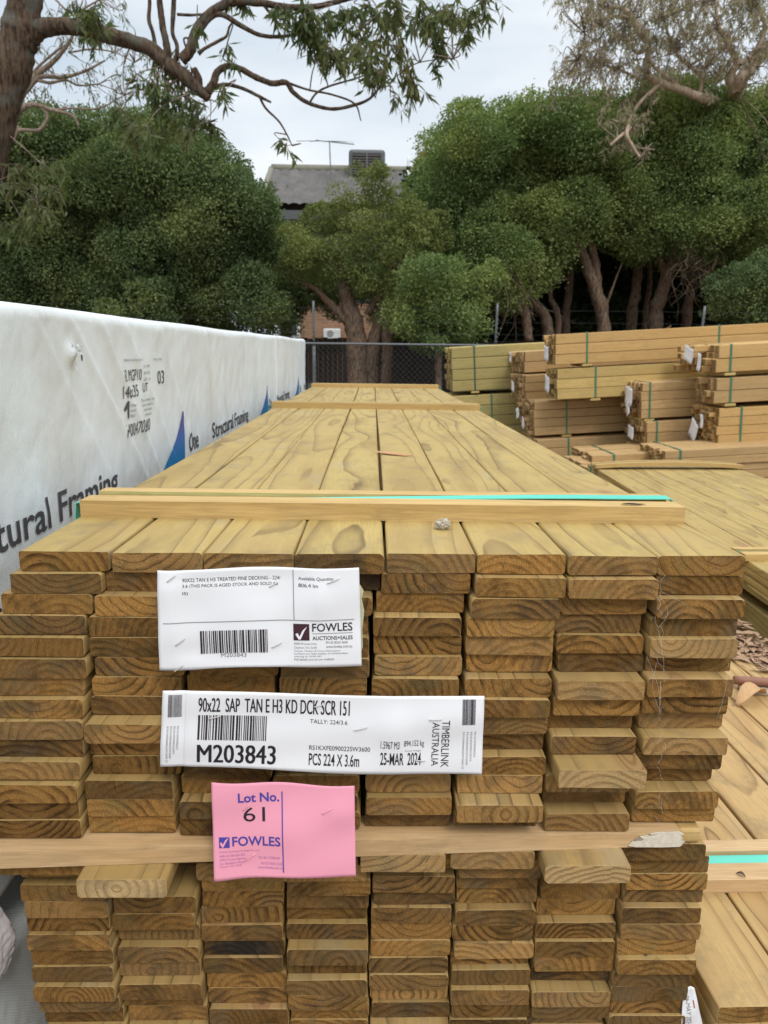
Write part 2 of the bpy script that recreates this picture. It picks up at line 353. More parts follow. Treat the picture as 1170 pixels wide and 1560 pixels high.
# per-layer left and right limits of the pack's face and how far it leans out
def face(row):
    if row < 14: t = row/13; return (-.366-.022*min(1, row/2.5)-.018*t, .3655-.004*t, .038*t, .010*t)
    if row == 14: return (-.405, .352, .034, .012)
    t = (row-15)/10; return (-.392+.012*t, .362-.004*t, .020, .006)
EX = {(0,3): (0, .55, 0, .9), (1,3): (.016, .9, 0, .8), (10,6): (-.030, 0, .55, 1.05), (12,5): (-.020, 0, .1, 1.05), (13,5): (.004, .2, 0, .9),
      (14,1): (-.036, 0, .85, 1.05), (14,6): (-.034, 0, .6, 1.05), (14,4): (-.014, 0, .35, 1.0), (14,5): (-.010, 0, .2, 1.05), (14,0): (-.004, 0, 0, 1.1),
      (15,6): (.03, .95, 0, .7), (16,6): (.026, .7, 0, .8), (17,6): (.012, .0, 0, 1.0), (15,1): (.055, .6, 0, .6), (16,1): (.05, .5, 0, .6), (20,2): (.012, 1, 0, .7), (21,2): (.006, .5, 0, .8),
      (4,4): (.006, .0, 0, .85), (3,4): (0, .25, 0, .8), (9,0): (.004, .6, 0, .85), (3,0): (0, .45, 0, 1), (1,4): (.006, .3, 0, .9), (1,6): (-.006, 0, .08, 1.1), (6,6): (-.012, 0, .25, 1.1),
      (12,6): (.012, .45, 0, .9), (7,1): (.006, .45, 0, .9), (8,1): (-.008, 0, .1, 1.1), (15,3): (-.004, 0, .1, 1.1), (17,4): (.008, .6, 0, .9), (18,4): (.004, .35, 0, .9), (22,6): (.01, .8, 0, .7), (2,7): (-.004, 0, .0, 1.05), (9,7): (-.004, 0, .25, 1.05), (11,7): (.018, .2, 0, .85), (4,7): (-.003, 0, .3, 1.05)}
seen_front = {(14,1): 'pale board end jutting out beneath the left half of the front bearer', (14,6): 'pale board end jutting out beneath the right half of the front bearer',
      (10,6): 'pale board jutting out with its top face showing, beside the long barcode label', (20,2): 'blackened board end low in the labelled stack, below the pink card',
      (15,6): 'dark stained board end tucked under the pale board right of the pink card', (0,3): 'dark stained board end in the top layer, fourth from the left'}
zrow = []
z = ZT
for row in range(28):
    if row == 14: z -= .0205
    z -= TH; zrow.append(z)
r2 = random.Random(31)
for row in range(28):
    xl, xr, el_, er_ = face(min(row, 25)); drift = r2.uniform(-.003, .003)
    for c in range(8):
        t = (c+.5)/8; x = xl+(xr-xl)*t + (drift if row else 0) + r2.uniform(-.0014, .0014)
        dy, dk, pl, tn = EX.get((row, c), (r2.choice((0, 0, .003, .006, .010, -.004)) , r2.choice((0, 0, 0, 0, .25, .4)), r2.choice((0, 0, 0, .12)), r2.choice((r2.uniform(.5, .8), r2.uniform(.75, 1.1), r2.uniform(.95, 1.3)))))
        y = -(el_*(1-t)+er_*t) + dy + r2.uniform(-.003, .003)
        if row == 0: y = r2.uniform(-.002, .003); 
        if row == 0 and c != 3: dk = 0; tn = max(tn, .95)
        yy = max(-.075, y)
        lab = seen_front.get((row, c)) or ('treated pine board, %s from left, %s layer %s of the labelled stack' % (ORD[c], ORD[row % 14], 'down the top half' if row < 14 else 'below the front bearer'))
        place_board((main_me[c % 4] if row == 0 else dull_me[(row*5+c*3) % 12]), x, yy, zrow[row]+(TH-BTH if row in (0, 14) else r2.uniform(0, TH-BTH)), lab, GM, seed=r2.uniform(0, 60), tone=tn, dark=dk, pale=pl, rz=r2.uniform(-.0006, .0006))
zbot = zrow[-1]
# bearer between the two tiers, right end torn
def tier_bearer(y0, y1, xl, xr, label, torn):
    bm = bmesh.new(); nseg = 28; h = .0185; zb = zrow[13]-.0202; rings = []
    for i in range(nseg+1):
        t = i/nseg; x = xl+(xr-xl)*t; dyy = (.036*t) if torn else 0
        e = 0
        if torn and t > .94: e = (.003*mnoise.noise((i*3.1, 0, 0)))
        rings.append([bm.verts.new((x, y0+dyy+e, zb)), bm.verts.new((x, y1+dyy, zb)), bm.verts.new((x, y1+dyy, zb+h)), bm.verts.new((x, y0+dyy+e*.5, zb+h))])
    for i in range(nseg):
        for k in range(4): bm.faces.new((rings[i][k], rings[i][(k+1) % 4], rings[i+1][(k+1) % 4], rings[i+1][k]))
    bm.faces.new(rings[0][::-1]); bm.faces.new(rings[-1]); bmesh.ops.recalc_face_normals(bm, faces=bm.faces)
    o = mk('bearer', bm, MT['bearer_pink']); o['seed'] = 4.9
    return tag(o, label, 'bearer')
fb = tier_bearer(-.054, -.012, -.408, .318, 'pale pine bearer across the labelled stack under the pink card, torn right end', True)
# torn white splinters and the brown stub at its right end
bm = bmesh.new(); q = random.Random(5); zb = zrow[13]-.0202
jag = [(.262, .0035), (.270, .0015), (.300, .0002), (.3185, .0002), (.3215, .0030), (.3195, .0046), (.3240, .0058), (.3190, .0085), (.3205, .0110), (.3180, .0135), (.3215, .0155), (.3165, .0183), (.298, .0183), (.284, .0172), (.287, .0150), (.274, .0138), (.279, .0100), (.266, .0082)]
f_ = bm.faces.new([bm.verts.new((x, -.0186-.0362*((.318-x)/.726)-.0016, zb+z_)) for x, z_ in jag]); bmesh.ops.triangulate(bm, faces=[f_])
ex = bmesh.ops.extrude_face_region(bm, geom=bm.faces[:]); bmesh.ops.translate(bm, verts=[v for v in ex['geom'] if isinstance(v, bmesh.types.BMVert)], vec=(0, .0014, 0)); bmesh.ops.recalc_face_normals(bm, faces=bm.faces)
tf = mk('torn_fibres', bm, plain('torn_white_fibre', (.68, .60, .48), .9, .1, .3, 260), fb)
bm = bmesh.new(); box(bm, (.3185, -.015, zb+.001), (.343, .006, zb+.0175)); bevel(bm, .003)
mk('broken_stub', bm, MT['bearer'], fb)['seed'] = 9.0
for yb, lb in ((1.75, 'bearer between the tiers hidden behind the front bearer, midway along the labelled stack'), (3.45, 'bearer between the tiers at the far end of the labelled stack')):
    tier_bearer(yb, yb+.04, -.37, .36, lb, False)

# grooved bearers lying over the packs, a strap in each groove
def grooved(length, depth, h, gw, gd, mat, name='bearer'):
    bm = bmesh.new(); a = depth*.40
    prof = [(0, 0), (depth, 0), (depth, h), (a+gw, h), (a+gw, h-gd), (a, h-gd), (a, h), (0, h)]
    nseg = 12; rings = []
    for i in range(nseg+1):
        x = length*i/nseg; rings.append([bm.verts.new((x, y, z)) for y, z in prof])
    m = len(prof)
    for i in range(nseg):
        for k in range(m): bm.faces.new((rings[i][k], rings[i][(k+1) % m], rings[i+1][(k+1) % m], rings[i+1][k]))
    bm.faces.new(rings[0][::-1]); bm.faces.new(rings[-1]); bmesh.ops.recalc_face_normals(bm, faces=bm.faces)
    return mk(name, bm, mat)
def band(bm, pts, half, th, axis):
    """flat strap along polyline pts, width along `axis`"""
    ax = Vector(axis)*half; prev = None
    P = [Vector(p) for p in pts]
    rows = []
    for i, p in enumerate(P):
        t = (P[min(i+1, len(P)-1)]-P[max(i-1, 0)]).normalized(); nn = t.cross(Vector(axis)).normalized()*th
        rows.append([bm.verts.new(p-ax), bm.verts.new(p+ax), bm.verts.new(p+ax+nn), bm.verts.new(p-ax+nn)])
    for i in range(len(rows)-1):
        for k in range(4): bm.faces.new((rows[i][k], rows[i][(k+1) % 4], rows[i+1][(k+1) % 4], rows[i+1][k]))
    bm.faces.new(rows[0][::-1]); bm.faces.new(rows[-1]); bmesh.ops.recalc_face_normals(bm, faces=bm.faces)
def top_bearer(x, y, zt, length, rz, label, slabel, seed, depth=.085, bowz=0, mat=None, side=.66, over=.004, strapmat=None, overr=.008, lift=(.0130, .0130)):
    b = grooved(length, depth,   .0205, .026, .008, mat or MT['bearer']); b.location = (x, y, zt); b.rotation_euler = (0, 0, rz); b['seed'] = seed
    if bowz:
        for v in b.data.vertices:
            t = v.co.x/length; v.co.z += bowz*4*t*(1-t)+.004
    tag(b, label, 'bearer', 'grooved bearers lying across the packs')
    bm = bmesh.new(); yc = depth*.40+.013; zz = .0130
    pts = [(-.006-over, yc, -side), (-.006-over, yc, -.01), (-.004-over, yc, .008), (.004, yc, zz+.0005)]
    for k in range(1, 12):
        t = k/12; zz = lift[0]+(lift[1]-lift[0])*min(1, max(0, (t-.3)/.5)); pts.append((length*t, yc, zz + (bowz*4*t*(1-t)+.004 if bowz else 0) + 0))
    pts += [(length-.004, yc, zz+.0005), (length+.004+overr, yc, .008), (length+.006+overr, yc, -.01), (length+.006+overr, yc, -side)]
    band(bm, pts, .0108, .0011, (0, 1, 0))
    s = mk('strap', bm, strapmat or MT['strap_teal']); s.location = (x, y, zt+.001); s.rotation_euler = (0, 0, rz)
    tag(s, slabel, 'strap', 'straps round the decking packs')
    return b, s
top_bearer(-.363, .152, ZT, .722, R(-.9), 'grooved pine bearer nearest the board ends on top of the labelled stack', 'teal strap in the groove of the bearer nearest the labelled board ends', 2.2, over=.016, lift=(.0128, .0212))
top_bearer(-.372, 1.895, ZT, .738, R(-1.2), 'grooved pine bearer midway along the top of the labelled stack', 'teal strap in the bearer midway along the labelled stack', 7.7, over=.012)
top_bearer(-.362, 3.46, ZT, .722, R(-1.0), 'grooved pine bearer at the far end of the labelled stack top', 'teal strap in the bearer at the far end of the labelled stack', 11.2, over=.012)

# right-hand low pack A
ZA = .86
a_me = board_mesh('deck_board', .1005, .0225, 3.6, .003, (MT['deck_warm'], MT['deck_end']), seed=9)
GA = 'boards of the low pack beside the labelled stack'; q = random.Random(12)
YA = R(1.4)
for row in range(5):
    for c in range(6):
        x = .393+.0505+c*.1045; yy = -.003+(q.uniform(-.004, .004) if row == 0 else q.uniform(-.012, .03))
        if row == 0 and c == 1: yy = -.012
        place_board(a_me, x+q.uniform(-.001, .001)+(0 if row == 0 else q.uniform(-.004, .002)), yy, ZA-.0228*(row+1),
            'tan deck board, %s from the labelled stack, %s layer down the low pack' % (ORD[c], ORD[row]), GA, rz=YA, seed=q.uniform(0, 60), tone=q.uniform(.9, 1.1))
top_bearer(.396, .176, ZA, .66, R(1.4), 'pale grooved bearer on the low pack beside the labelled stack', 'bright teal strap in the pale bearer on the low pack', 21.0, side=.3, mat=MT['bearer_pink'])
# right-hand far pack B
ZB = 1.0; YB = R(-2.6)
b_me = board_mesh('deck_board', .0965, .0225, 3.6, .003, (MT['deck'], MT['deck_end']), seed=14)
GB = 'boards of the strapped pack on the far side of the low pack'
dB = Vector((math.sin(-YB), math.cos(-YB))); nB = Vector((math.cos(-YB), -math.sin(-YB)))
oB = Vector((1.045, -.25))
for row in range(4):
    for c in range(8):
        p = oB+nB*(.05+.0995*c)+dB*q.uniform(-.006, .006)
        place_board(b_me, p.x, p.y, ZB-.0228*(row+1), 'yellow deck board, %s across, %s layer down the pack before the timber heap' % (ORD[c], ORD[row]), GB, rz=YB, seed=q.uniform(0, 60), tone=q.uniform(.9, 1.1))
for d, lab, sl_, bz in ((1.63, 'thin grooved bearer with green strap at the right edge on the yellow pack', 'green strap in the thin bearer at the right edge of the yellow pack', 0), (3.38, 'bowed bearer lying across the far end of the yellow pack', 'strap under the far timber bundles in the bowed bearer', .016)):
    p = oB+dB*d
    top_bearer(p.x-.01, p.y, ZB, .82, YB+R(5 if bz else 4), lab, sl_, d*3, side=.3, bowz=bz, strapmat=MT['strap_green'])

# ---------------------------------------------------------------- bundles of sawn timber
MT['b_tan'] = milled('bundle_tan', (.67, .43, .175), (.59, .36, .13), 0)
MT['b_pink'] = milled('bundle_pink', (.60, .395, .185), (.50, .315, .135), 0)
MT['b_yel'] = milled('bundle_yellow', (.64, .45, .17), (.53, .37, .13), 0)
MT['b_green'] = milled('bundle_greenish', (.56, .42, .17), (.42, .34, .12), 0)
MT['b_end'] = rough_end('bundle_end', (.36, .225, .095))
def pack(P, h, w, L, rows, cols, mat, label, straps, stag=.03, rot=(0, R(-3.7), 0), tags=(), group='strapped timber bundles', name='timber_bundle', dun=True, smat=None, seed=0, bh=.05):
    q = random.Random(seed); root = empty(name, P, label, 'timber bundle', group, rot)
    th, tw = h/rows, w/cols
    bm = bmesh.new(); box(bm, (0, 0, 0), (L, tw*.985, th*.965)); bevel(bm, min(th, tw)*.06, 1)
    for f in bm.faces: f.material_index = 1 if abs(f.normal.x) > .9 else 0
    me = bpy.data.meshes.new('board'); bm.to_mesh(me); bm.free(); me.materials.append(mat); me.materials.append(MT['b_end'])
    bm = bmesh.new(); box(bm, (0, 0, 0), (L, tw*.93, th*.47)); bevel(bm, min(th, tw)*.05, 1)
    for f in bm.faces: f.material_index = 1 if abs(f.normal.x) > .9 else 0
    m2 = bpy.data.meshes.new('board'); bm.to_mesh(m2); bm.free(); m2.materials.append(mat); m2.materials.append(MT['b_end'])
    for c in range(cols):
        for r_ in range(rows*(2 if c else 1)):
            o = bpy.data.objects.new('board', m2 if c else me); COL.objects.link(o); o.parent = root
            o.location = (q.gauss(0, stag*.55) if c else q.uniform(-stag, stag)*.2, c*tw+q.uniform(-.002, .002), r_*th*(.5 if c else 1)+.0005)
            o.rotation_euler = (q.uniform(-.10, .10) if c else 0, q.uniform(-.003, .003) if c else 0, q.uniform(-.004, .004) if c else 0); o['seed'] = q.uniform(0, 50)
    for sx in straps:
        bm = bmesh.new(); e = .004
        pts = [(sx, -e, h/2), (sx, -e, h-.003), (sx, .003, h+e), (sx, w-.003, h+e), (sx, w+e, h-.003), (sx, w+e, .0), (sx, w-.003, -e), (sx, .003, -e), (sx, -e, .003), (sx, -e, h/2)]
        band(bm, pts, .010, .0015, (1, 0, 0)); mk('strap', bm, smat or MT['strap_green'], root)
        if dun:
            boxobj('block', (sx-.05, -.01, -bh), (sx+.05, w, -.006), MT['b_yel'], root, .003, 1)['seed'] = sx
    for (ty, tz, tw_, th_, ang) in tags:
        bm = bmesh.new(); nn = 5; g_ = [[None]*(nn+1) for _ in range(nn+1)]
        for i in range(nn+1):
            for j in range(nn+1):
                u = (i/nn-.5)*tw_; v = (j/nn-.5)*th_; ca, sa = math.cos(ang), math.sin(ang)
                g_[i][j] = bm.verts.new((-stag*1.1-.012-.006*(j/nn-.5)**2*4-.005*math.sin(i*1.3), ty+u*ca-v*sa, tz+u*sa+v*ca))
        for i in range(nn):
            for j in range(nn): bm.faces.new((g_[i][j], g_[i][j+1], g_[i+1][j+1], g_[i+1][j]))
        t_ = mk('paper_tag', bm, MT['paper'], root, True)
        md = t_.modifiers.new('thickness', 'SOLIDIFY'); md.thickness = .0006
    return root
# (front-corner px, top px, bottom px, distance, end depth, rows, cols, material, straps px, stagger, tags, label)
PK = [
 (690, 529, 597, 8.6, .80, 4, 7, 'b_green', (724,), .03, (), 'tall greenish bundle at the fence end, standing furthest left', 'strap_dark'),
 (694, 603, 668, 8.6, .80, 4, 7, 'b_green', (750,), .02, (), 'greenish bundle with light green strap below the tall one at the fence end', None),
 (799, 535, 568, 7.8, .80, 2, 9, 'b_pink', (), .05, ((.50, .18, .11, .12, .1),), 'small pink brown bundle tagged white, beside the tall greenish bundle', None),
 (801, 571, 610, 7.7, .80, 3, 8, 'b_pink', (), .05, ((.42, .15, .16, .12, .2),), 'small brown bundle under the white tagged pink brown one', None),
 (815, 612, 664, 7.2, .85, 4, 9, 'b_pink', (863,), .05, ((.30, .12, .11, .12, .2), (.62, .2, .16, .12, -.2)), 'wide pink brown bundle with a thick leaning green strap and two tags', None),
 (818, 670, 712, 7.1, .85, 3, 8, 'b_pink', (866,), .03, (), 'low pink bundle under the one with the thick leaning strap', None),
 (846, 509, 556, 6.9, .45, 3, 6, 'b_tan', (894, 1093), .03, ((.2, .12, .18, .15, .1),), 'long orange tan bundle topmost of all, ragged cover on its corner', None),
 (849, 562, 609, 6.9, .42, 3, 6, 'b_yel', (907,), .04, ((.2, .16, .18, .17, .15),), 'long yellow bundle directly beneath the topmost orange tan one', None),
 (977, 583, 638, 6.5, .52, 4, 8, 'b_pink', (989,), .05, ((.18, .22, .2, .18, .1), (.2, .09, .09, .13, -.4)), 'brown bundle of thin boards with two tags, middle of the heap', None),
 (986, 643, 676, 6.4, .55, 2, 9, 'b_pink', (1000,), .05, ((.28, .09, .16, .13, .1),), 'brown bundle under the thin board bundle in the middle of the heap', None),
 (1092, 525, 568, 5.9, .85, 2, 9, 'b_tan', (1112,), .09, ((.35, .17, .2, .14, .25), (.12, .1, .07, .16, .15)), 'orange bundle with very ragged ends beside the long topmost bundle', None),
 (1089, 576, 615, 5.9, .46, 2, 7, 'b_pink', (1112,), .06, (), 'pale pink bundle with ragged untagged ends, second down at the right', None),
 (1092, 622, 677, 5.9, .52, 4, 8, 'b_tan', (1127,), .05, ((.35, .10, .16, .2, .5), (.18, .2, .06, .13, 0)), 'orange yellow bundle with a bent white tag hanging off its end', None),
 (1013, 687, 712, 5.6, .62, 2, 9, 'b_pink', (1036,), .03, (), 'low pink bundle showing its flat top below the heap', None),
 (902, 694, 720, 6.0, .70, 2, 7, 'b_pink', (935,), .02, (), 'low greyish bundle with green strap just behind the bowed bearer', None),
]
for i, (fx, ty, by, D, w, rw, cl, m, st, sg, tg, lab, sm) in enumerate(PK):
    P = at(fx, by, D); T = at(fx, ty, D); h = T.z-P.z
    sxs = [(at(s, by, D).x-P.x) for s in st]
    L = 2.2 if i < 2 else (3.0 if i in (2, 3) else 4.2)
    if i == 14: L = .95
    pack(P, h, w, L, rw, cl, MT[m], lab, sxs, sg, tags=tg, smat=MT.get(sm) if sm else None, seed=i+3, bh=.03 if i not in (13, 14) else .02)
# bundles that carry the heap and the packs (mostly out of sight)
def under(px, D, zt, w, L, lab, rot=(0, R(-3.7), 0), x=None, n=3):
    X = at(px, 700, D).x if x is None else x
    base = gz(X, D); h = (zt-base-.02*n)/n
    for k in range(n):
        pack((X, D, base+.015+k*(h+.02)), h, w, L, 3, 5, MT['b_pink'], lab % ORD[k], (.4,), .02, rot, seed=90+k+int(px), bh=.014)
under(700, 8.6, at(694, 668, 8.6).z-.03, .8, 2.2, 'supporting bundle, %s up from the ground at the fence end', n=2)
under(818, 7.1, at(818, 712, 7.1).z-.03, .85, 4.2, 'supporting bundle, %s up from the ground behind the yellow pack', n=2)
under(980, 6.42, at(986, 676, 6.4).z-.03, .55, 3.2, 'supporting bundle, %s up from the ground in mid heap', n=2)
under(905, 5.62, at(1013, 712, 5.6).z-.022, .95, 4.4, 'pink supporting bundle, %s up from the ground nearest the yellow pack', n=2)
def stillage(x, y, z1, w, L, lab, rz=0):
    root = empty('timber_pack', (x, y, 0), lab, 'timber pack', 'packs standing beneath the decking packs', (0, 0, rz)); q = random.Random(int(x*100))
    for k in range(3):
        yb = .12+k*(L-.34)/2; boxobj('bearer', (-w/2, yb, 0), (w/2, yb+.09, .07), MT['bearer'], root, .003, 1)['seed'] = k
        boxobj('bearer', (-w/2+.01, yb, z1-.04), (w/2-.01, yb+.07, z1-.001), MT['bearer'], root, .003, 1)['seed'] = k+5
    rows = max(2, int((z1-.11)/.075)); h = (z1-.113)/rows
    for r_ in range(rows):
        for c in range(4):
            o = boxobj('board', (-w/2+c*w/4+.001, q.uniform(0, .02), .071+r_*h), (-w/2+(c+1)*w/4-.001, L-.02, .071+(r_+1)*h-.001), MT['deck'], root, .004, 1); o['seed'] = q.uniform(0, 50); o['pith_x'] = 0.0; o['pith_z'] = -.1
stillage(-.01, .03, zbot, .70, 3.5, 'pack standing on the ground beneath the labelled decking stack')
stillage(.393+.31, .08, ZA-.0228*5, .58, 3.4, 'pack standing on the ground beneath the low pack', YA)
p = oB+nB*.4+dB*.1; stillage(p.x, p.y, ZB-.0228*4, .76, 3.4, 'pack standing on the ground beneath the yellow pack', YB)

# ---------------------------------------------------------------- white wrapped packs at the left
M = Mat('white_wrap', .68, .18); o_ = M.obj()
x_, y_, z_ = M.sep(o_)
wv = M.math('MULTIPLY', M.math('SINE', M.math('MULTIPLY', y_, 1500.0)), M.math('SINE', M.math('MULTIPLY', z_, 1500.0)))
d1 = M.noise(M.vm('MULTIPLY', o_, (1, 1, .5)), 5, 5, .6); d2 = M.noise(M.vm('MULTIPLY', o_, (1, 1, .35)), 16, 5, .65)
c_ = M.mix(M.ss(d1, .46, .74, 0, .42), (.70, .735, .745), (.50, .48, .42)); c_ = M.mix(M.ss(d2, .58, .78, 0, .4), c_, (.55, .49, .40))
sp_ = M.n('ShaderNodeTexVoronoi', {'Vector': o_, 'Scale': 22.0}, feature='F1')
c_ = M.mix(M.math('MULTIPLY', M.ss(sp_.outputs['Distance'], .05, .025), M.math('GREATER_THAN', M.sep(sp_.outputs['Color'])[0], .72)), c_, (.20, .16, .12))
M.color(c_); M.bump(M.math('ADD', M.math('MULTIPLY', wv, .25), M.math('ADD', M.noise(o_, 55, 3), M.math('MULTIPLY', M.math('ABSOLUTE', M.math('SUBTRACT', M.noise(M.vm('MULTIPLY', o_, (1, 1, .6)), 17, 5, .6), .5)), 3.0))), .38, .0024); MT['wrap'] = M.m
XW = -.44
FOLDS = [(.365, 1.64, 1.05, .009, .026), (.47, 1.645, .95, .010, .022), (.27, 1.62, .9, .005, .03), (.585, 1.645, 1.0, .007, .03), (.10, 1.6, .6, .006, .05), (.80, 1.63, .9, .006, .05), (1.22, 1.6, .55, .008, .05), (1.75, 1.6, .35, .006, .06), (2.55, 1.6, 0, .013, .016), (3.1, 1.6, .1, .004, .05), (-.1, 1.6, .3, .006, .06)]
def wrapd(y, z):
    """outward push of the wrap at y, z: soft noise plus long creases"""
    d = .006*mnoise.noise(Vector((y*2.0, z*3.1, 2.2)))+.0035*mnoise.noise(Vector((y*6.5, z*4.5, 8.2)))+.0014*mnoise.noise(Vector((y*25, z*18, 1.2)))+.0022*(abs(mnoise.noise(Vector((y*9+z*5, z*7-y*3, 4.4))))-.2)+.0012*(abs(mnoise.noise(Vector((y*23-z*14, z*17+y*6, 7.4))))-.2)
    for (fy, fz, sl_, amp, wd) in FOLDS:
        t = y-(fy+(fz-z)*sl_); k = math.exp(-(t/wd)**2)
        s = t/wd
        d += .62*amp*(k if s < 0 else math.exp(-(t/(wd*.28))**2))*max(0, 1-abs(z-fz)*2.2)
    # puncture with torn rim
    rr = math.hypot(y-.353, (z-1.594)*1.0)
    d += .010*math.exp(-(rr/.012)**2)
    return min(max(d, -.02), .016)
def topz(y): return 1.652+.024*min(1, max(0, y/3.9)) + .004*mnoise.noise(Vector((y*1.6, 0, 5)))
def wrapped(name, y0, y1, xf, depth, zb, ztf, label, disp, group):
    root = empty(name, (0, 0, 0), label, 'wrapped pack', group)
    rad = .018; ny = 1000; V = []; 
    def prof(y):
        zt = ztf(y); P = []
        for k in range(120): P.append((xf, zb+(zt-rad-zb)*k/119, 1.0))
        for k in range(1, 9):
            a = math.pi/2*k/8; P.append((xf-rad+rad*math.cos(a), zt-rad+rad*math.sin(a), math.cos(a)*.8))
        for k in range(1, 13): P.append((xf-rad-(depth-2*rad)*k/12, zt+.004*mnoise.noise(Vector((y*3, k*.9, 1))), 0))
        for k in range(1, 6):
            a = math.pi/2*k/5; P.append((xf-depth+rad-rad*math.sin(a), zt-rad+rad*math.cos(a), 0))
        for k in range(1, 7): P.append((xf-depth, zt-rad-(zt-rad-zb)*k/6, 0))
        P.append((xf-depth/2, zb, 0)); return P
    for i in range(ny+1):
        y = y0+(y1-y0)*i/ny
        for (x, z, k) in prof(y): V.append((x+(disp(y, z)*k if k else 0), y, z))
    m = len(prof(0)); F = [(i*m+k, i*m+(k+1) % m, (i+1)*m+(k+1) % m, (i+1)*m+k) for i in range(ny) for k in range(m)]
    o = npmesh('wrapping', V, F, MT['wrap'], root)
    for p in o.data.polygons: p.use_smooth = True
    for e, s in ((0, 1), (ny, -1)):
        bm = bmesh.new(); vs = [bm.verts.new(V[e*m+k]) for k in range(m)]; bm.faces.new(vs if s < 0 else vs[::-1]); mk('end_cover', bm, MT['wrap'], root)
    return root
WP = wrapped('wrapped_pack', -.62, 3.96, XW, 1.1, .985, topz, 'tall white wrapped pack with printed lettering beside the decking stack', wrapd, 'white wrapped timber packs')
WL = wrapped('wrapped_pack', -.62, 3.96, XW-.004, 1.1, .10, lambda y: .902, 'lower white wrapped pack under the tall printed one', lambda y, z: .8*wrapd(y+.4, z+.5), 'white wrapped timber packs')
for k, y in enumerate((-.3, .55, 1.7, 2.9, 3.7)):
    b = boxobj('bearer', (XW-1.08, y, .9065), (XW-.02, y+.07, .9845), MT['bearer'], None, .003, 1); b['seed'] = k+.5
    tag(b, 'bearer hidden between the two white wrapped packs, %s along' % ORD[k], 'bearer', 'bearers between the white packs')
    b = boxobj('bearer', (XW-1.08, y, .003), (XW-.02, y+.07, .0995), MT['bearer'], None, .003, 1); b['seed'] = k+7.5
    tag(b, 'bearer on the ground beneath the lower white pack, %s along' % ORD[k], 'bearer', 'bearers under the lower white pack')
# torn rim of the puncture
bm = bmesh.new(); q = random.Random(4)
for k in range(13):
    a = q.uniform(0, 6.28); d = q.uniform(.001, .010); cy, cz = .353+math.cos(a)*d*.7, 1.594+math.sin(a)*d*2.0
    s = q.uniform(.003, .007); x = XW+wrapd(cy, cz)+.001
    v = [bm.verts.new((x+q.uniform(0, .008), cy+q.uniform(-s, s), cz+q.uniform(-s, s))) for _ in range(4)]; bm.faces.new(v)
mk('torn_rim', bm, MT['wrap'], WP)
bm = bmesh.new(); bmesh.ops.create_circle(bm, cap_ends=True, segments=9, radius=.0035)
for v in bm.verts: v.co = Vector((XW+wrapd(.351, 1.590)+.0095, .348+v.co.x*.8, 1.588+v.co.y*1.5))
mk('puncture', bm, plain('dark_hole', (.03, .025, .02), .9, .1), WP)

# ---------------------------------------------------------------- lettering
def glyphs(s, bold=0.0):
    cu_ = bpy.data.curves.new('t', 'FONT'); cu_.body = s; cu_.size = 1; cu_.offset = bold; cu_.resolution_u = 3
    ob = bpy.data.objects.new('t', cu_); COL.objects.link(ob); dg = bpy.context.evaluated_depsgraph_get()
    me = bpy.data.meshes.new_from_object(ob.evaluated_get(dg)); bpy.data.objects.remove(ob); bpy.data.curves.remove(cu_)
    return me
def refine(bm, mx_):
    for _ in range(7):
        es = [e for e in bm.edges if e.calc_length() > mx_]
        if not es: break
        bmesh.ops.subdivide_edges(bm, edges=es, cuts=1); bmesh.ops.triangulate(bm, faces=bm.faces[:])
def text_into(bm, s, x0, y0, x1, y1, bold=0.0, shear=0.0, rot=0, mi=0):
    """fit the string into the box x0..x1, y0..y1 of the sheet (y down); rot=90 reads downwards"""
    me = glyphs(s, bold)
    if not len(me.vertices): return
    P = np.array([v.co[:2] for v in me.vertices]); lo = P.min(0); hi = P.max(0)
    mpv = []
    for p in P:
        u, v = (p-lo)/np.maximum(hi-lo, 1e-6)
        if rot == 90: X, Y = x0+v*(x1-x0), y0+u*(y1-y0)
        else: X, Y = x0+u*(x1-x0)+shear*(v-.5)*(y1-y0), y1-v*(y1-y0)
        mpv.append(bm.verts.new((X, Y, 0)))
    for f in me.polygons:
        try: bm.faces.new([mpv[i] for i in f.vertices]).material_index = mi
        except ValueError: pass
    bpy.data.meshes.remove(me)
def rect(bm, x0, y0, x1, y1, mi=0):
    bm.faces.new([bm.verts.new(p) for p in ((x0, y0, 0), (x1, y0, 0), (x1, y1, 0), (x0, y1, 0))]).material_index = mi
def poly(bm, pts, mi=0): bm.faces.new([bm.verts.new((*p, 0)) for p in pts]).material_index = mi
def bars(bm, x0, y0, x1, y1, seed, horiz=False):
    q = random.Random(seed); u = (x1-x0)/95.0 if not horiz else (y1-y0)/60.0; p = x0 if not horiz else y0; e = x1 if not horiz else y1
    while p < e-u:
        w = q.choice((1, 1, 1.4, 2, 2.8))*u; w = min(w, e-p)
        rect(bm, *((p, y0, p+w, y1) if not horiz else (x0, p, x1, p+w))); p += w+q.choice((1, 1, 1.5, 2.2))*u
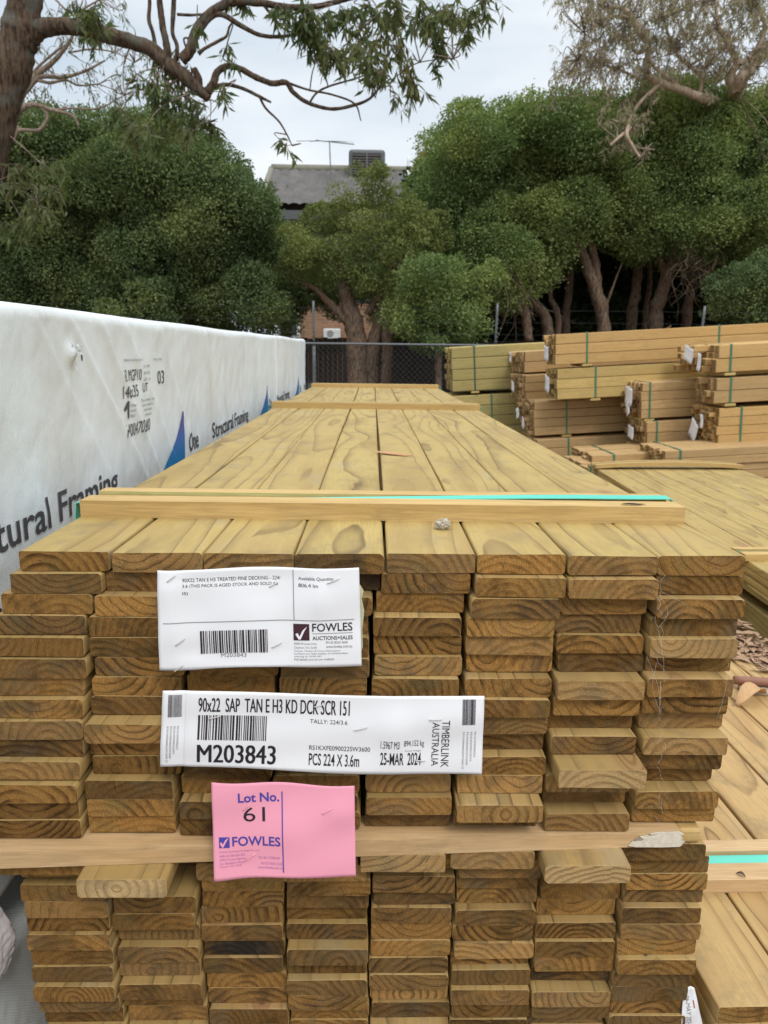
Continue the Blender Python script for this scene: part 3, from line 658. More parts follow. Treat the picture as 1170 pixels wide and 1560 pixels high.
class Sheet:
    """a paper sheet hung from four corners, gently wavy; u along the top, v down"""
    def __init__(s, tl, tr, bl, br, wu, hu, waves, normal=Vector((0, -1, 0))):
        s.c = [Vector(p) for p in (tl, tr, bl, br)]; s.wu, s.hu, s.wv, s.n = wu, hu, waves, normal
    def at(s, x, y, off=0.0):
        u, v = x/s.wu, y/s.hu; p = (s.c[0]*(1-u)+s.c[1]*u)*(1-v)+(s.c[2]*(1-u)+s.c[3]*u)*v
        d = 0
        for (cu_, cv_, su, sv_, a) in s.wv: d += a*math.exp(-((u-cu_)/su)**2-((v-cv_)/sv_)**2)
        d += .0009*math.sin(u*9.1+v*3.0)+.0006*math.sin(v*11+u*5)
        p = p+s.n*(d+off); p.z += .0012*math.sin(u*8.0+s.wu)*(1 if v in (0, 1) else .5); return p
    def build(s, name, mat, label, cat, group=None, nu=60, nv=34, wav=0):
        V = []; F = []
        for j in range(nv+1):
            for i in range(nu+1): V.append(s.at(i/nu*s.wu, j/nv*s.hu))
        for j in range(nv):
            for i in range(nu): a = j*(nu+1)+i; F.append((a, a+nu+1, a+nu+2, a+1))
        o = npmesh(name, [tuple(v) for v in V], F, mat)
        for p in o.data.polygons: p.use_smooth = True
        md = o.modifiers.new('thickness', 'SOLIDIFY'); md.thickness = .00022; md.offset = -1
        return tag(o, label, cat, group)
    def ink(s, name, bm, mats, parent, mx_=9):
        refine(bm, mx_)
        for v in bm.verts: v.co = s.at(v.co.x, v.co.y, .00035)
        o = mk(name, bm, mats, parent); return o
    def staple(s, x0, y0, x1, y1, parent, mat=None):
        bm = bmesh.new(); a = s.at(x0, y0, .0012); b = s.at(x1, y1, .0012)
        tube(bm, [s.at(x0, y0, -.001), a, (a+b)/2+s.n*.0004, b, s.at(x1, y1, -.001)], [.00055]*5, 6, 2); mk('staple', bm, mat or MT['steel'], parent)

# white auction label (312 x 152 sheet units, one unit = one photograph pixel)
A = Sheet(at(240, 867, -.030), at(547, 864, -.020), at(243, 1020, -.040), at(551, 1014, -.028), 312, 152,
          [(.35, .35, .15, .3, .003), (.62, .5, .08, .5, -.002), (.05, .3, .06, .4, .003), (.8, .3, .05, .25, .002), (.45, .7, .3, .12, .0015), (.3, .1, .3, .06, -.001), (.15, .95, .1, .1, .002)])
la = A.build('stock_label', MT['paper'], 'white paper stock label with barcode and tick emblem, stapled highest on the board ends', 'label', 'paper labels stapled to the decking stack')
bm = bmesh.new()
text_into(bm, '90X22 TAN E H3 TREATED PINE DECKING - 224/', 38, 13, 188, 18.5)
text_into(bm, '3.6 (THIS PACK IS AGED STOCK AND SOLD AS', 38, 22, 184, 28)
text_into(bm, 'IS)', 38, 33, 46, 39)
text_into(bm, 'Available Quantity:', 216, 13.5, 272, 20)
text_into(bm, '806.4 lm', 216, 23.5, 247, 29)
text_into(bm, 'FOWLES', 236, 84, 299, 97, .012); text_into(bm, 'AUCTIONS+SALES', 236, 104, 299, 110, .012)
A.ink('lettering', bm, MT['ink'], la)
bm = bmesh.new()
for s_, x0, y0, x1, y1 in (('2090 Princes Hwy', 207, 114, 243, 118), ('Clayton, Vic 3168', 207, 120, 242, 124), ('PH 03 8264 5666', 257, 112, 291, 116), ('www.fowles.com.au', 257, 118, 298, 122.5), ('Carpet, Timber & Home Renovators', 207, 125.5, 279, 128.7), ('auctions are held weekly on Wednesdays', 207, 129.6, 291, 133), ('starting at 10.00 AM', 207, 133.8, 249, 137), ('Full details are on our website', 207, 138, 269, 141.5)):
    text_into(bm, s_, x0, y0, x1, y1)
text_into(bm, 'M203843', 94, 129, 133, 135.5)
A.ink('small_print', bm, MT['ink_grey'], la)
bm = bmesh.new(); rect(bm, 207.5, 3, 208.6, 79.5); rect(bm, 8, 79.2, 302, 80.2); rect(bm, 236, 99.6, 299, 100.4); A.ink('ruled_line', bm, MT['ink_grey'], la)
bm = bmesh.new(); bars(bm, 63, 93, 167, 129, 6); A.ink('barcode', bm, MT['ink'], la)
bm = bmesh.new(); rect(bm, 206.5, 85, 231.5, 110.5); em = A.ink('emblem', bm, MT['ink_red'], la)
bm = bmesh.new(); poly(bm, [(209.5, 101), (213, 99), (216, 104.5), (221, 95), (228.5, 88.5), (223.5, 96.5), (217.5, 109), (214.5, 109)]); refine(bm, 9)
for v in bm.verts: v.co = A.at(v.co.x, v.co.y, .0006)
mk('tick', bm, MT['paper'], em)
for a in ((16, 16, 27, 8), (171, 29, 183, 23), (262, 22, 279, 16), (26, 113, 39, 104), (173, 121, 187, 114), (23, 154, 35, 145)): A.staple(*a, la)
# torn white backing sheet peeking out behind its right edge
bm = bmesh.new(); pts = [(540, 893), (549, 891), (554, 900), (551, 912), (555, 930), (552, 960), (553, 985), (548, 1000), (540, 1001)]
bm.faces.new([bm.verts.new(at(x, y, -.0215)) for x, y in pts]); bk = mk('torn_backing', bm, plain('aged_paper', (.52, .50, .34), .7, .2, .2, 80), la)

# long mill label (495 x 127 units)
B = Sheet(at(248, 1052, -.044), at(738, 1062, -.030), at(244, 1168, -.050), at(734, 1182, -.036), 490, 117,
          [(.72, .5, .05, .35, .003), (.9, .3, .1, .3, .002), (.5, .1, .2, .3, .001), (.06, .5, .02, .8, -.0015), (.2, .8, .2, .3, .0015)])
lb = B.build('mill_label', MT['paper'], 'long white barcode label across the board ends, above the pink card', 'label', 'paper labels stapled to the decking stack', 90, 24)
bm = bmesh.new()
text_into(bm, '90x22  SAP  TAN E H3 KD DCK SCR 151', 54, 9, 281.4, 31); text_into(bm, '90x22  SAP  TAN E H3 KD DCK SCR 151', 54.6, 9, 282, 31)
text_into(bm, 'TALLY: 224/3.6', 222, 38, 279, 44); text_into(bm, 'M203843', 54, 80, 170.6, 109); text_into(bm, 'M203843', 55.5, 80, 172.1, 109)
text_into(bm, 'RS1KXFE090022SW3600', 222, 77, 315, 84); text_into(bm, 'PCS 224 X 3.6m', 222, 89, 299, 107, .012)
text_into(bm, '1.5967 M3', 331, 66, 360, 78); text_into(bm, '894.152 kg', 367, 65, 398, 77)
text_into(bm, '25-MAR  2024', 331, 84, 394, 103, .012)
text_into(bm, 'TIMBERLINK', 425, 34, 437, 106, 0, 0, 90); text_into(bm, 'AUSTRALIA', 410, 37, 421, 104, 0, 0, 90)
B.ink('lettering', bm, MT['ink'], lb)
bm = bmesh.new(); bars(bm, 54, 36, 159, 73, 17); bars(bm, 9, 6, 29, 40, 5, False); bars(bm, 456, 4, 477, 41, 8, False); B.ink('barcode', bm, MT['ink_grey'], lb).data.materials[0] = MT['ink']
bm = bmesh.new()
for k, x in enumerate((8, 13, 18, 23)): text_into(bm, 'RS1KXFE090022SW3600 224'[: 22-k*3], x, 54, x+2.8, 110-k*7, 0, 0, 90)
for k, x in enumerate((458, 464, 470, 476)): text_into(bm, 'RS1KXFE090022SW3600 224'[: 22-k*3], x, 52, x+2.8, 108-k*6, 0, 0, 90)
text_into(bm, 'Gross Weight', 369, 80, 394, 83)
B.ink('small_print', bm, MT['ink_grey'], lb)
bm = bmesh.new(); rect(bm, 34.5, 1, 35.0, 116); B.ink('fold_line', bm, plain('faint_grey', (.62, .61, .62)), lb)
for a in ((228, 19, 241, 15), (290, 51, 309, 46), (405, 33, 423, 32), (386, 95, 400, 96), (70, 41, 86, 37)): B.staple(*a, lb)

# pink lot card (218 x 147 units)
Cc = Sheet(at(322, 1190, -.050), at(540, 1197, -.046), at(327, 1339, -.073), at(542, 1335, -.068), 218, 147,
          [(.55, .6, .2, .3, .003), (.2, .2, .2, .3, .001), (.9, .3, .1, .15, .0015), (0, 1, .15, .2, .003)])
lc = Cc.build('lot_card', MT['pink'], 'pink lot card stapled lowest, hanging over the front bearer', 'card', 'paper labels stapled to the decking stack')
bm = bmesh.new(); text_into(bm, 'Lot No.', 40, 15, 102, 30, .025); text_into(bm, 'FOWLES', 29, 82, 103, 97, .02); rect(bm, 105.5, 14, 107.3, 138)
Cc.ink('lettering', bm, MT['ink_blue'], lc)
bm = bmesh.new(); text_into(bm, '61', 47, 38, 80, 60, .0); Cc.ink('lot_number', bm, MT['ink'], lc)
bm = bmesh.new()
for s_, x0, y0, x1, y1 in (('Fowles Auctions & Sales Pty Ltd', 9, 103, 69, 106.5), ('ABN 22 368 636 903', 9, 109, 47, 112.5), ('2090 Princes Highway', 9, 115, 50, 119), ('Cnr Blackburn Road', 9, 120, 46, 124), ('Clayton VIC 3168', 9, 125.5, 41, 129), ('72146 17/06/20', 68, 114, 101, 118), ('PH 03 9265 5555', 72, 123, 105, 127), ('www.fowles.com.au', 67, 129, 105, 133)):
    text_into(bm, s_, x0, y0, x1, y1)
Cc.ink('small_print', bm, MT['ink_faint'], lc)
bm = bmesh.new(); rect(bm, 9, 82.5, 25, 98.5); em = Cc.ink('emblem', bm, MT['ink_blue'], lc)
bm = bmesh.new(); poly(bm, [(10, 91), (12.5, 89.5), (15, 93), (18.5, 86.5), (24, 82.8), (20.5, 88.5), (15.5, 97.5), (13.5, 97.5)]); refine(bm, 9)
for v in bm.verts: v.co = Cc.at(v.co.x, v.co.y, .0006)
mk('tick', bm, MT['pink'], em)
for a in ((47, 41, 57, 33), (168, 43, 182, 34), (48, 120, 62, 110)): Cc.staple(*a, lc, MT['pinkstaple'])

# white tag low at the right
T_ = Sheet(at(1041, 1504, -.004), at(1058, 1504, .0), at(1036, 1580, -.006), at(1074, 1575, .004), 40, 80, [(.5, .5, .3, .3, .002)])
lt = T_.build('date_tag', MT['paper'], 'small white date tag hanging between the labelled stack and low pack', 'tag', None, 14, 16)
bm = bmesh.new(); text_into(bm, '06 MAY 2024', 10, 14, 19, 62, 0, 0, 90); rect(bm, 2, 46, 8, 78); T_.ink('lettering', bm, MT['ink_grey'], lt)
bm = bmesh.new(); rect(bm, 26, 20, 29, 32); T_.ink('slot', bm, plain('rust_ink', (.45, .13, .06)), lt)

# print on the white wrap: sheet coordinates are metres along y and up z
def wrap_print(name, bm, mats, mx_=.0035, off=.0013):
    refine(bm, mx_)
    for v in bm.verts:
        y, z_ = v.co.x, -v.co.y; v.co = Vector((XW+wrapd(y, z_)+off, y, z_))
    bmesh.ops.recalc_face_normals(bm, faces=bm.faces)
    return mk(name, bm, mats, WP)
MT['print'] = plain('wrap_black_print', (.07, .066, .075), .55, .3, .35, 120)
MT['print_grey'] = plain('wrap_grey_print', (.22, .21, .21), .55, .3, .3, 160)
M = Mat('wrap_blue_print', .5, .3); o_ = M.obj(); zz = M.sep(o_)[2]
M.color(M.mix(M.ss(zz, 1.36, 1.45), (.012, .20, .46), (.085, .095, .36))); MT['print_blue'] = M.m
for k in range(4):
    y0 = -.72+1.292*(k)+.0
    bm = bmesh.new(); text_into(bm, 'Structural Framing', y0+.668, -1.412, y0+1.215, -1.357, .012)
    text_into(bm, 'One', y0+.415, -1.412, y0+.51, -1.368, .012)
    wrap_print('lettering', bm, MT['print'])
    # swoosh: a tapering blade leaning back towards the viewer
    bm = bmesh.new(); Rr = []; Ll = []
    for i in range(13):
        t = i/12; z_ = 1.466-.20*t; rgt = y0+.374+.006*math.sin(t*5)-.05*max(0, t-.5); lft = rgt-.008-.03*t-.42*t**1.45; c = (rgt+lft)/2; w = (rgt-lft)/1.1
        Rr.append((c+w*.55, -z_)); Ll.append((c-w*.55, -z_))
    for i in range(12): poly(bm, [Ll[i], Rr[i], Rr[i+1], Ll[i+1]])
    bmesh.ops.remove_doubles(bm, verts=bm.verts, dist=1e-6)
    wrap_print('blue_emblem', bm, MT['print_blue'])
    bm = bmesh.new(); text_into(bm, 'Structural Framing', y0+.31, -1.325, y0+.857, -1.270, .012); wrap_print('lettering', bm, MT['print'])
    bm = bmesh.new(); poly(bm, [(y0+.62, -1.275), (y0+.75, -1.255), (y0+.80, -1.215), (y0+.56, -1.20)]); wrap_print('blue_emblem', bm, MT['print_blue'])
bm = bmesh.new()
text_into(bm, '4.2 MGP10', .553, -1.566, .650, -1.546); text_into(bm, '140x35', .548, -1.539, .632, -1.518)
text_into(bm, 'H00470240', .548, -1.474, .685, -1.452, 0, .2); text_into(bm, '03', .757, -1.560, .800, -1.534); text_into(bm, 'UT', .655, -1.540, .680, -1.524)
poly(bm, [(.546, -1.500), (.566, -1.513), (.574, -1.513), (.570, -1.484), (.562, -1.484), (.564, -1.503), (.552, -1.496)])
wrap_print('stock_print', bm, MT['print'])
bm = bmesh.new()
text_into(bm, 'TIMBERLINK AUSTRALIA PTY LTD', .568, -1.584, .668, -1.580); text_into(bm, 'PACK 2024', .735, -1.584, .79, -1.580)
for k, s_ in enumerate(('PCS 108', 'KD  H2', 'LM  453')): text_into(bm, s_, .660, -1.573+.012*k, .705, -1.568+.012*k)
for k, s_ in enumerate(('This timber has', 'been treated to', 'resist insect', 'attack')): text_into(bm, s_, .640+.006*k, -1.512+.009*k, .715-.006*k, -1.507+.009*k)
for k, s_ in enumerate(('One', 'Structural', 'Bar')): text_into(bm, s_, .577, -1.508+.009*k, .598, -1.502+.009*k)
wrap_print('small_print', bm, MT['print_grey'])

# crumpled end flap of plastic between the white packs
bm = bmesh.new(); nu, nv = 30, 40; g_ = []
for i in range(nu+1):
    rw = []
    for j in range(nv+1):
        u, v = i/nu, j/nv; y = -.035+.05*u-.012*v; z_ = .985-.068*v-.010*math.sin(u*3.1)
        x = XW+.004+.018*math.sin(v*2.6)*u+.006*abs(mnoise.noise(Vector((u*4, v*3, 3))))+.003*abs(mnoise.noise(Vector((u*11, v*9, 6))))
        rw.append(bm.verts.new((x, y, z_)))
    g_.append(rw)
for i in range(nu):
    for j in range(nv): bm.faces.new((g_[i][j], g_[i+1][j], g_[i+1][j+1], g_[i][j+1]))
fl = mk('plastic_flap', bm, plain('dusty_pink_plastic', (.44, .40, .39), .5, .4, .3, 120), None, True); md = fl.modifiers.new('thickness', 'SOLIDIFY'); md.thickness = .001
tag(fl, 'dusty pinkish plastic flap hanging between the white wrapped packs', 'plastic flap')

# ---------------------------------------------------------------- little things on the packs
q = random.Random(8)
bm = bmesh.new(); bmesh.ops.create_icosphere(bm, subdivisions=4, radius=.0088)
for v in bm.verts:
    d = v.co.normalized(); v.co = v.co*(1+.28*mnoise.noise(d*2.1)+.16*mnoise.noise(d*6)+.08*mnoise.noise(d*14)); v.co.z *= .72; v.co.y *= .85
M = Mat('pebble_stone', .8, .2); n_ = M.noise(M.obj(), 420, 4, .7); M.color(M.mix(M.ss(n_, .4, .62), (.30, .25, .17), (.55, .50, .40))); M.bump(n_, .6, .002)
pb = mk('pebble', bm, M.m); p = at(674, 806, 0); t = (CAMP.z-ZT)/(CAMP.z-p.z)
P = CAMP+(p-CAMP)*t; pb.location = (P.x, P.y, ZT+.0058); tag(pb, 'small grey pebble lying on the pale top board near its cut end', 'pebble')
def onz(px, py, z_):
    p = at(px, py, 1.0); return CAMP+(p-CAMP)*((CAMP.z-z_)/(CAMP.z-p.z))
# bark sliver, crossing two boards
bm = bmesh.new(); a = onz(574, 688, ZT+.004); b = onz(628, 694, ZT+.003); 
L_ = [a+(b-a)*t for t in (0, .3, .6, 1)]; wv_ = [.004, .010, .007, .001]
for k in range(3):
    v = [bm.verts.new(L_[k]+Vector((0, wv_[k], .001))), bm.verts.new(L_[k]-Vector((0, wv_[k], 0))), bm.verts.new(L_[k+1]-Vector((0, wv_[k+1], 0))), bm.verts.new(L_[k+1]+Vector((0, wv_[k+1], .001)))]; bm.faces.new(v)
o = mk('bark_sliver', bm, plain('sliver_brown', (.50, .27, .14), .8, .2, .2, 300)); o.modifiers.new('thickness', 'SOLIDIFY').thickness = .0012
tag(o, 'thin brown bark sliver lying across two boards on the labelled stack', 'bark sliver')
def leaf3(name, p0, p1, w, mat, label, cat, lift=.004, curl=.5):
    bm = bmesh.new(); n = 8; A_, B_ = Vector(p0), Vector(p1); d = (B_-A_); s = d.cross(Vector((0, 0, 1))).normalized(); rw = []
    for i in range(n+1):
        t = i/n; c = A_+d*t+Vector((0, 0, lift*math.sin(t*math.pi))); ww = w*math.sin(math.pi*min(1, t*.9+.08))**.8
        rw.append([bm.verts.new(c-s*ww+Vector((0, 0, curl*ww))), bm.verts.new(c), bm.verts.new(c+s*ww+Vector((0, 0, curl*ww)))])
    for i in range(n):
        for k in range(2): bm.faces.new((rw[i][k], rw[i][k+1], rw[i+1][k+1], rw[i+1][k]))
    o = mk(name, bm, mat, None, True); o.modifiers.new('thickness', 'SOLIDIFY').thickness = .0006
    return tag(o, label, cat)
bm = bmesh.new(); a = onz(946, 768, ZT+.0222); b = onz(984, 768, ZT+.0222); tube(bm, [a, a.lerp(b, .35)+Vector((0, .0012, .0006)), a.lerp(b, .7), b], [.0006, .0021, .0018, .0005], 8, 5, .3, 3)
for v in bm.verts: v.co.z = ZT+.0222+(v.co.z-ZT-.0222)*.5
tag(mk('dry_leaf', bm, plain('dry_leaf_dark', (.07, .05, .04), .8, .2, .4, 300)), 'dark withered leaf on the teal strap at its right end', 'leaf')
leaf3('dry_leaf', onz(1122, 1330, ZA+.022), onz(1136, 1336, ZA+.022), .0025, plain('dry_leaf_black', (.10, .06, .05), .8, .2, .3, 200), 'tiny dark leaf scrap on the bright teal strap of the low pack', 'leaf', .003)
leaf3('bark_curl', onz(1124, 1076, ZA+.002), onz(1166, 1056, ZA+.006), .018, plain('bark_curl_tan', (.56, .34, .17), .7, .2, .2, 120), 'curled tan bark strip lying on the low pack', 'bark', .018, .9)
bm = bmesh.new(); a = onz(1118, 1036, ZA+.02); b = onz(1240, 1046, ZA+.02); tube(bm, [a, (a+b)/2+Vector((0, 0, .002)), b], [.0095, .010, .0095], 12, 4, .06)
tag(mk('stick', bm, plain('brown_pipe', (.27, .13, .085), .6, .3, .15, 60)), 'round reddish brown stick lying across the low pack', 'stick')
a = onz(1126, 1052, ZA); b = onz(1230, 1062, ZA); bm = bmesh.new(); box(bm, (0, -.016, .0005), ((b-a).length, .016, .010)); bevel(bm, .0015, 1)
o = mk('timber_offcut', bm, plain('grey_offcut', (.42, .35, .27), .8, .2, .2, 90)); o.location = a; o.rotation_euler = (0, 0, math.atan2(b.y-a.y, b.x-a.x)); tag(o, 'flat grey offcut lying beside the reddish stick on the low pack', 'offcut')
# bark litter heaped between low pack and yellow pack
NL = 1500; V = []; F = []; rg = np.random.default_rng(3)
for k in range(NL):
    t = rg.random(); y = .9+2.0*t; x = 1.0+.045*(y-1.0)-abs(rg.normal(0, .05)); zc = ZA+.006+max(0, .045-abs(x-1.03)*.5)*rg.random()
    l = rg.uniform(.008, .035); w = rg.uniform(.003, .010); a = rg.uniform(0, 6.28); tl = rg.uniform(-.5, .5); dx, dy = math.cos(a)*l, math.sin(a)*l
    b = len(V); V += [(x-dx, y-dy, zc-tl*l*.3), (x-dy*w/l, y+dx*w/l, zc+.002), (x+dx, y+dy, zc+tl*l*.3), (x+dy*w/l, y-dx*w/l, zc)]; F.append((b, b+1, b+2, b+3))
o = npmesh('bark_litter', V, F, leafmat('litter', (.36, .22, .14), (.47, .31, .20), (.22, .13, .08), .05)); tag(o, 'pinkish bark litter heaped along the gap between low and yellow packs', 'litter', None, 'stuff')
# cobwebs on the right-hand columns
bm = bmesh.new(); q = random.Random(6)
anch = [(1005, 905), (1003, 960), (1000, 1010), (1008, 1040), (1060, 1065), (1100, 935), (1060, 930), (1090, 1055), (1004, 1090), (1010, 1150), (1012, 1205), (1020, 1260), (960, 1040), (930, 1100), (985, 1000), (900, 945), (870, 990), (1090, 1100), (1050, 900), (1110, 1010)]
for k in range(24):
    i, j = q.sample(range(len(anch)), 2); (ax_, ay_), (bx_, by_) = anch[i], anch[j]
    if abs(ax_-bx_)+abs(ay_-by_) > 110: continue
    a = at(ax_+q.uniform(-4, 4), ay_+q.uniform(-4, 4), -.024); b = at(bx_, by_, -.022); tube(bm, [a, (a+b)/2+Vector((q.uniform(-.009, .009), -.003, q.uniform(-.010, .004))), b], [.00008]*3, 3, 5)
for k in range(26):
    a = at(1002+q.uniform(-4, 12), 860+k*15+q.uniform(0, 8), -.024); b = at(1000+q.uniform(0, 14), 872+k*15+q.uniform(0, 12), -.021); tube(bm, [a, (a+b)/2+Vector((q.uniform(-.003, .003), 0, 0)), b], [.00011]*3, 3, 4)
tag(mk('cobweb', bm, plain('cobweb_silk', (.72, .70, .64), .6, .3)), 'wispy white cobweb strung over the board ends at the right', 'cobweb', None, 'stuff')

# ---------------------------------------------------------------- fences
YF = 10.6
fence = empty('chain_link_fence', (0, YF, 0), 'grey chain link fence with barbed posts behind the stacks', 'fence')
def fz(px, py): p = at(px, py, YF); return p
x0, x1 = -7.0, 8.5; zt = fz(560, 524).z; h = zt-.03
V = []; F = []
def wire(a, b, r):
    a = Vector(a); b = Vector(b); d = (b-a).normalized(); u = d.cross(Vector((0, 1, 0)));
    if u.length < .1: u = Vector((1, 0, 0))
    u.normalize(); w = d.cross(u); k = len(V)
    for p in (a, b):
        for t in range(3):
            th = 2.094*t; V.append(tuple(p+(u*math.cos(th)+w*math.sin(th))*r))
    for t in range(3): F.append((k+t, k+(t+1) % 3, k+3+(t+1) % 3, k+3+t))
pit_ = .062; xx = x0-h
while xx < x1:
    a, b = max(xx, x0), min(xx+h, x1)
    if b > a:
        wire((a, .003, .03+a-xx), (b, .003, .03+b-xx), .0026); wire((a, -.003, .03+h-(a-xx)), (b, -.003, .03+h-(b-xx)), .0026)
    xx += pit_*1.41
npmesh('mesh', V, F, MT['wire'], fence)
bm = bmesh.new(); tube(bm, [(x0, 0, zt), ((x0+x1)/2, 0, zt), (x1, 0, zt+.02)], [.016]*3, 8, 4); mk('top_rail', bm, MT['galv'], fence)
for px in (478, 755, 1067):
    p = fz(px, 524); bm = bmesh.new(); tube(bm, [(p.x, .03, 0), (p.x, .03, 1.0), (p.x, .03, zt)], [.028]*3, 10, 2)
    tube(bm, [(p.x, .03, zt-.02), (p.x, .0, zt+.3), (p.x, -.02, zt+.62)], [.018]*3, 6, 2)
    for k in range(9): tube(bm, [(p.x-.02, .0, zt+.05+.065*k), (p.x+.025, -.02, zt+.06+.065*k)], [.006]*2, 4, 1)
    mk('post', bm, MT['galv'], fence)
for k in range(3):
    bm = bmesh.new(); tube(bm, [(x0, -.01, zt+.18*(k+1)), (0, -.01, zt+.18*(k+1)-.02), (x1, -.01, zt+.18*(k+1))], [.0013]*3, 4, 6); mk('barbed_wire', bm, MT['wire'], fence)
pal = empty('paling_fence', (0, 15.2, 0), 'dark weathered paling fence behind the trees', 'fence')
bm = bmesh.new(); q = random.Random(2); ph = at(560, 516, 15.2).z
for k in range(250):
    x = -12+k*.105; box(bm, (x, q.uniform(-.006, .006), 0), (x+.1, .016+q.uniform(-.003, .003), ph+q.uniform(-.03, .02)))
mk('palings', bm, milled('dark_paling', (.085, .065, .05), (.05, .038, .03), 2), pal)['seed'] = 1.0
bm = bmesh.new(); box(bm, (-12, .03, .3), (14.3, .07, .38)); box(bm, (-12, .03, ph-.3), (14.3, .07, ph-.22)); mk('rails', bm, MT['galv'], pal)

# ---------------------------------------------------------------- house behind the trees
HY = 21.0
hl = at(397, 318, HY); ez = hl.z; hx0 = hl.x+.35; hx1 = 9.0
house = empty('house', (0, 0, 0), 'two storey brick house with a grey tiled roof behind the trees', 'house')
Mb = Mat('house_brick', .85, .2); o_ = Mb.obj(); bx_, by_, bz_ = Mb.sep(o_)
br = Mb.n('ShaderNodeTexBrick', {'Vector': Mb.comb(bx_, bz_, 0.0), 'Color1': (.36, .20, .115, 1), 'Color2': (.28, .155, .09, 1), 'Mortar': (.33, .27, .21, 1), 'Scale': 1.0, 'Mortar Size': .006, 'Brick Width': .24, 'Row Height': .086})
Mb.color(br.outputs[0])
midz = ez-2.5
boxobj('wall', (hx0, HY+.5, 0), (hx1, HY+8.5, midz), Mb.m, house)
boxobj('upper_wall', (hx0+.02, HY+.52, midz), (hx1-.02, HY+8.48, ez-.05), plain('dark_cladding', (.10, .105, .11), .7, .3), house)
p0 = at(428, 511, HY+.5); p1 = at(452, 476, HY+.5)
def window(a, b, par):
    w = boxobj('window', (a.x-.09, HY+.44, a.z-.09), (b.x+.09, HY+.498, b.z+.09), MT['white_paint'], par, .01, 1)
    boxobj('pane', (a.x, HY+.432, a.z), (b.x, HY+.439, b.z), plain('window_glass', (.05, .06, .06), .08, .8), w)
window(p0, p1, house)
a = Vector((hx0+4.2, 0, midz+.6)); b = Vector((hx0+5.8, 0, midz+1.7)); window(a, b, house)
boxobj('fascia', (hx0-.38, HY+.02, ez-.26), (hx1+.3, HY+.09, ez-.02), plain('gutter_grey', (.10, .10, .10), .5, .4), house)
boxobj('eave', (hx0-.36, HY+.095, ez-.30), (hx1+.28, HY+.5, ez-.255), plain('eave_lining', (.34, .31, .23), .8), house)
# tiled hip roof: rows of curved tiles as real relief
ridge_y = HY+3.6; rz_ = at(520, 263, ridge_y).z; slope = (rz_-ez)/(ridge_y-HY); hipx = at(414, 266, ridge_y).x
def tiled(name, fn, nu, nv, par):
    V = []; F = []
    for j in range(nv+1):
        for i in range(nu+1): V.append(fn(i/nu, j/nv))
    for j in range(nv):
        for i in range(nu): k = j*(nu+1)+i; F.append((k, k+1, k+nu+2, k+nu+1))
    return npmesh(name, V, F, MT['tile'], par)
nrow = 10
Mt = Mat('roof_tile', .8, .25); o_ = Mt.obj(); n_ = Mt.noise(o_, 4, 4, .6); n2 = Mt.noise(o_, 40, 3)
tx_, ty_, tz_ = Mt.sep(o_); cell = Mt.n('ShaderNodeTexWhiteNoise', {0: Mt.comb(Mt.math('FLOOR', Mt.math('DIVIDE', tx_, .3)), Mt.math('FLOOR', Mt.math('MULTIPLY', Mt.math('SUBTRACT', ty_, HY), nrow/(ridge_y-HY))), 0.0)}).outputs[0]
Mt.color(Mt.mix(Mt.math('MULTIPLY', cell, .35), Mt.mix(Mt.ss(n_, .4, .7, 0, .6), Mt.mix(n2, (.115, .108, .104), (.18, .17, .163)), (.20, .185, .16)), (.07, .065, .06))); MT['tile'] = Mt.m
def front(u, v):
    xl = hx0-.4+(hipx-(hx0-.4))*v; x = xl+(hx1+.3-xl)*u; y = HY+(ridge_y-HY)*v
    rf = (v*nrow) % 1.0; lift = .13*(1-rf)*(1 if v < .999 else 0)+.045*abs(math.sin(x*math.pi/.30))
    return (x, y, ez+slope*(y-HY)+lift)
tiled('roof', front, 420, nrow*12, house)
bm = bmesh.new(); tube(bm, [(hipx, ridge_y, rz_+.08), (3, ridge_y, rz_+.08), (hx1+.3, ridge_y, rz_+.08)], [.15]*3, 8, 12, .08)
tube(bm, [(hipx, ridge_y, rz_+.07), ((hipx+hx0-.4)/2, (HY+ridge_y)/2, (ez+rz_)/2+.08), (hx0-.4, HY, ez+.06)], [.10]*3, 8, 8, .25)
mk('ridge_cap', bm, plain('ridge_lichen', (.21, .20, .15), .9, .2, .3, 12), house)
bm = bmesh.new(); bm.faces.new([bm.verts.new(p) for p in ((hx0-.4, HY, ez), (hipx, ridge_y, rz_), (hx0-.4, 2*ridge_y-HY, ez))])
bm.faces.new([bm.verts.new(p) for p in ((hx0-.4, 2*ridge_y-HY, ez), (hipx, ridge_y, rz_), (hx1+.3, ridge_y, rz_), (hx1+.3, 2*ridge_y-HY, ez))]); mk('roof_back', bm, MT['tile'], house)
# evaporative cooler
cy_ = HY+2.6; c0 = at(531, 271, cy_); c1 = at(587, 227, cy_); zr = ez+slope*(cy_-HY)
cool = empty('rooftop_cooler', ((c0.x+c1.x)/2, cy_, c0.z), 'boxy grey evaporative cooler with louvres on the house roof', 'air cooler'); w = (c1.x-c0.x)/2; hh = c1.z-c0.z
bm = bmesh.new(); box(bm, (-w, 0, 0), (w, 2*w, hh)); bevel(bm, .10, 3); mk('cabinet', bm, plain('cooler_grey', (.12, .125, .13), .6, .3, .1), cool)
bm = bmesh.new(); box(bm, (-w*.78, -.03, hh*.10), (w*.78, -.012, hh*.84)); gl = mk('louvre_panel', bm, plain('louvre_dark', (.045, .04, .04), .7), cool)
bm = bmesh.new()
for k in range(8): box(bm, (-w*.76, -.055, hh*(.12+.09*k)), (w*.76, -.031, hh*(.12+.09*k)+.022))
box(bm, (-.022, -.065, hh*.10), (.022, -.057, hh*.84)); mk('slats', bm, plain('louvre_slat', (.15, .135, .125), .6), gl)
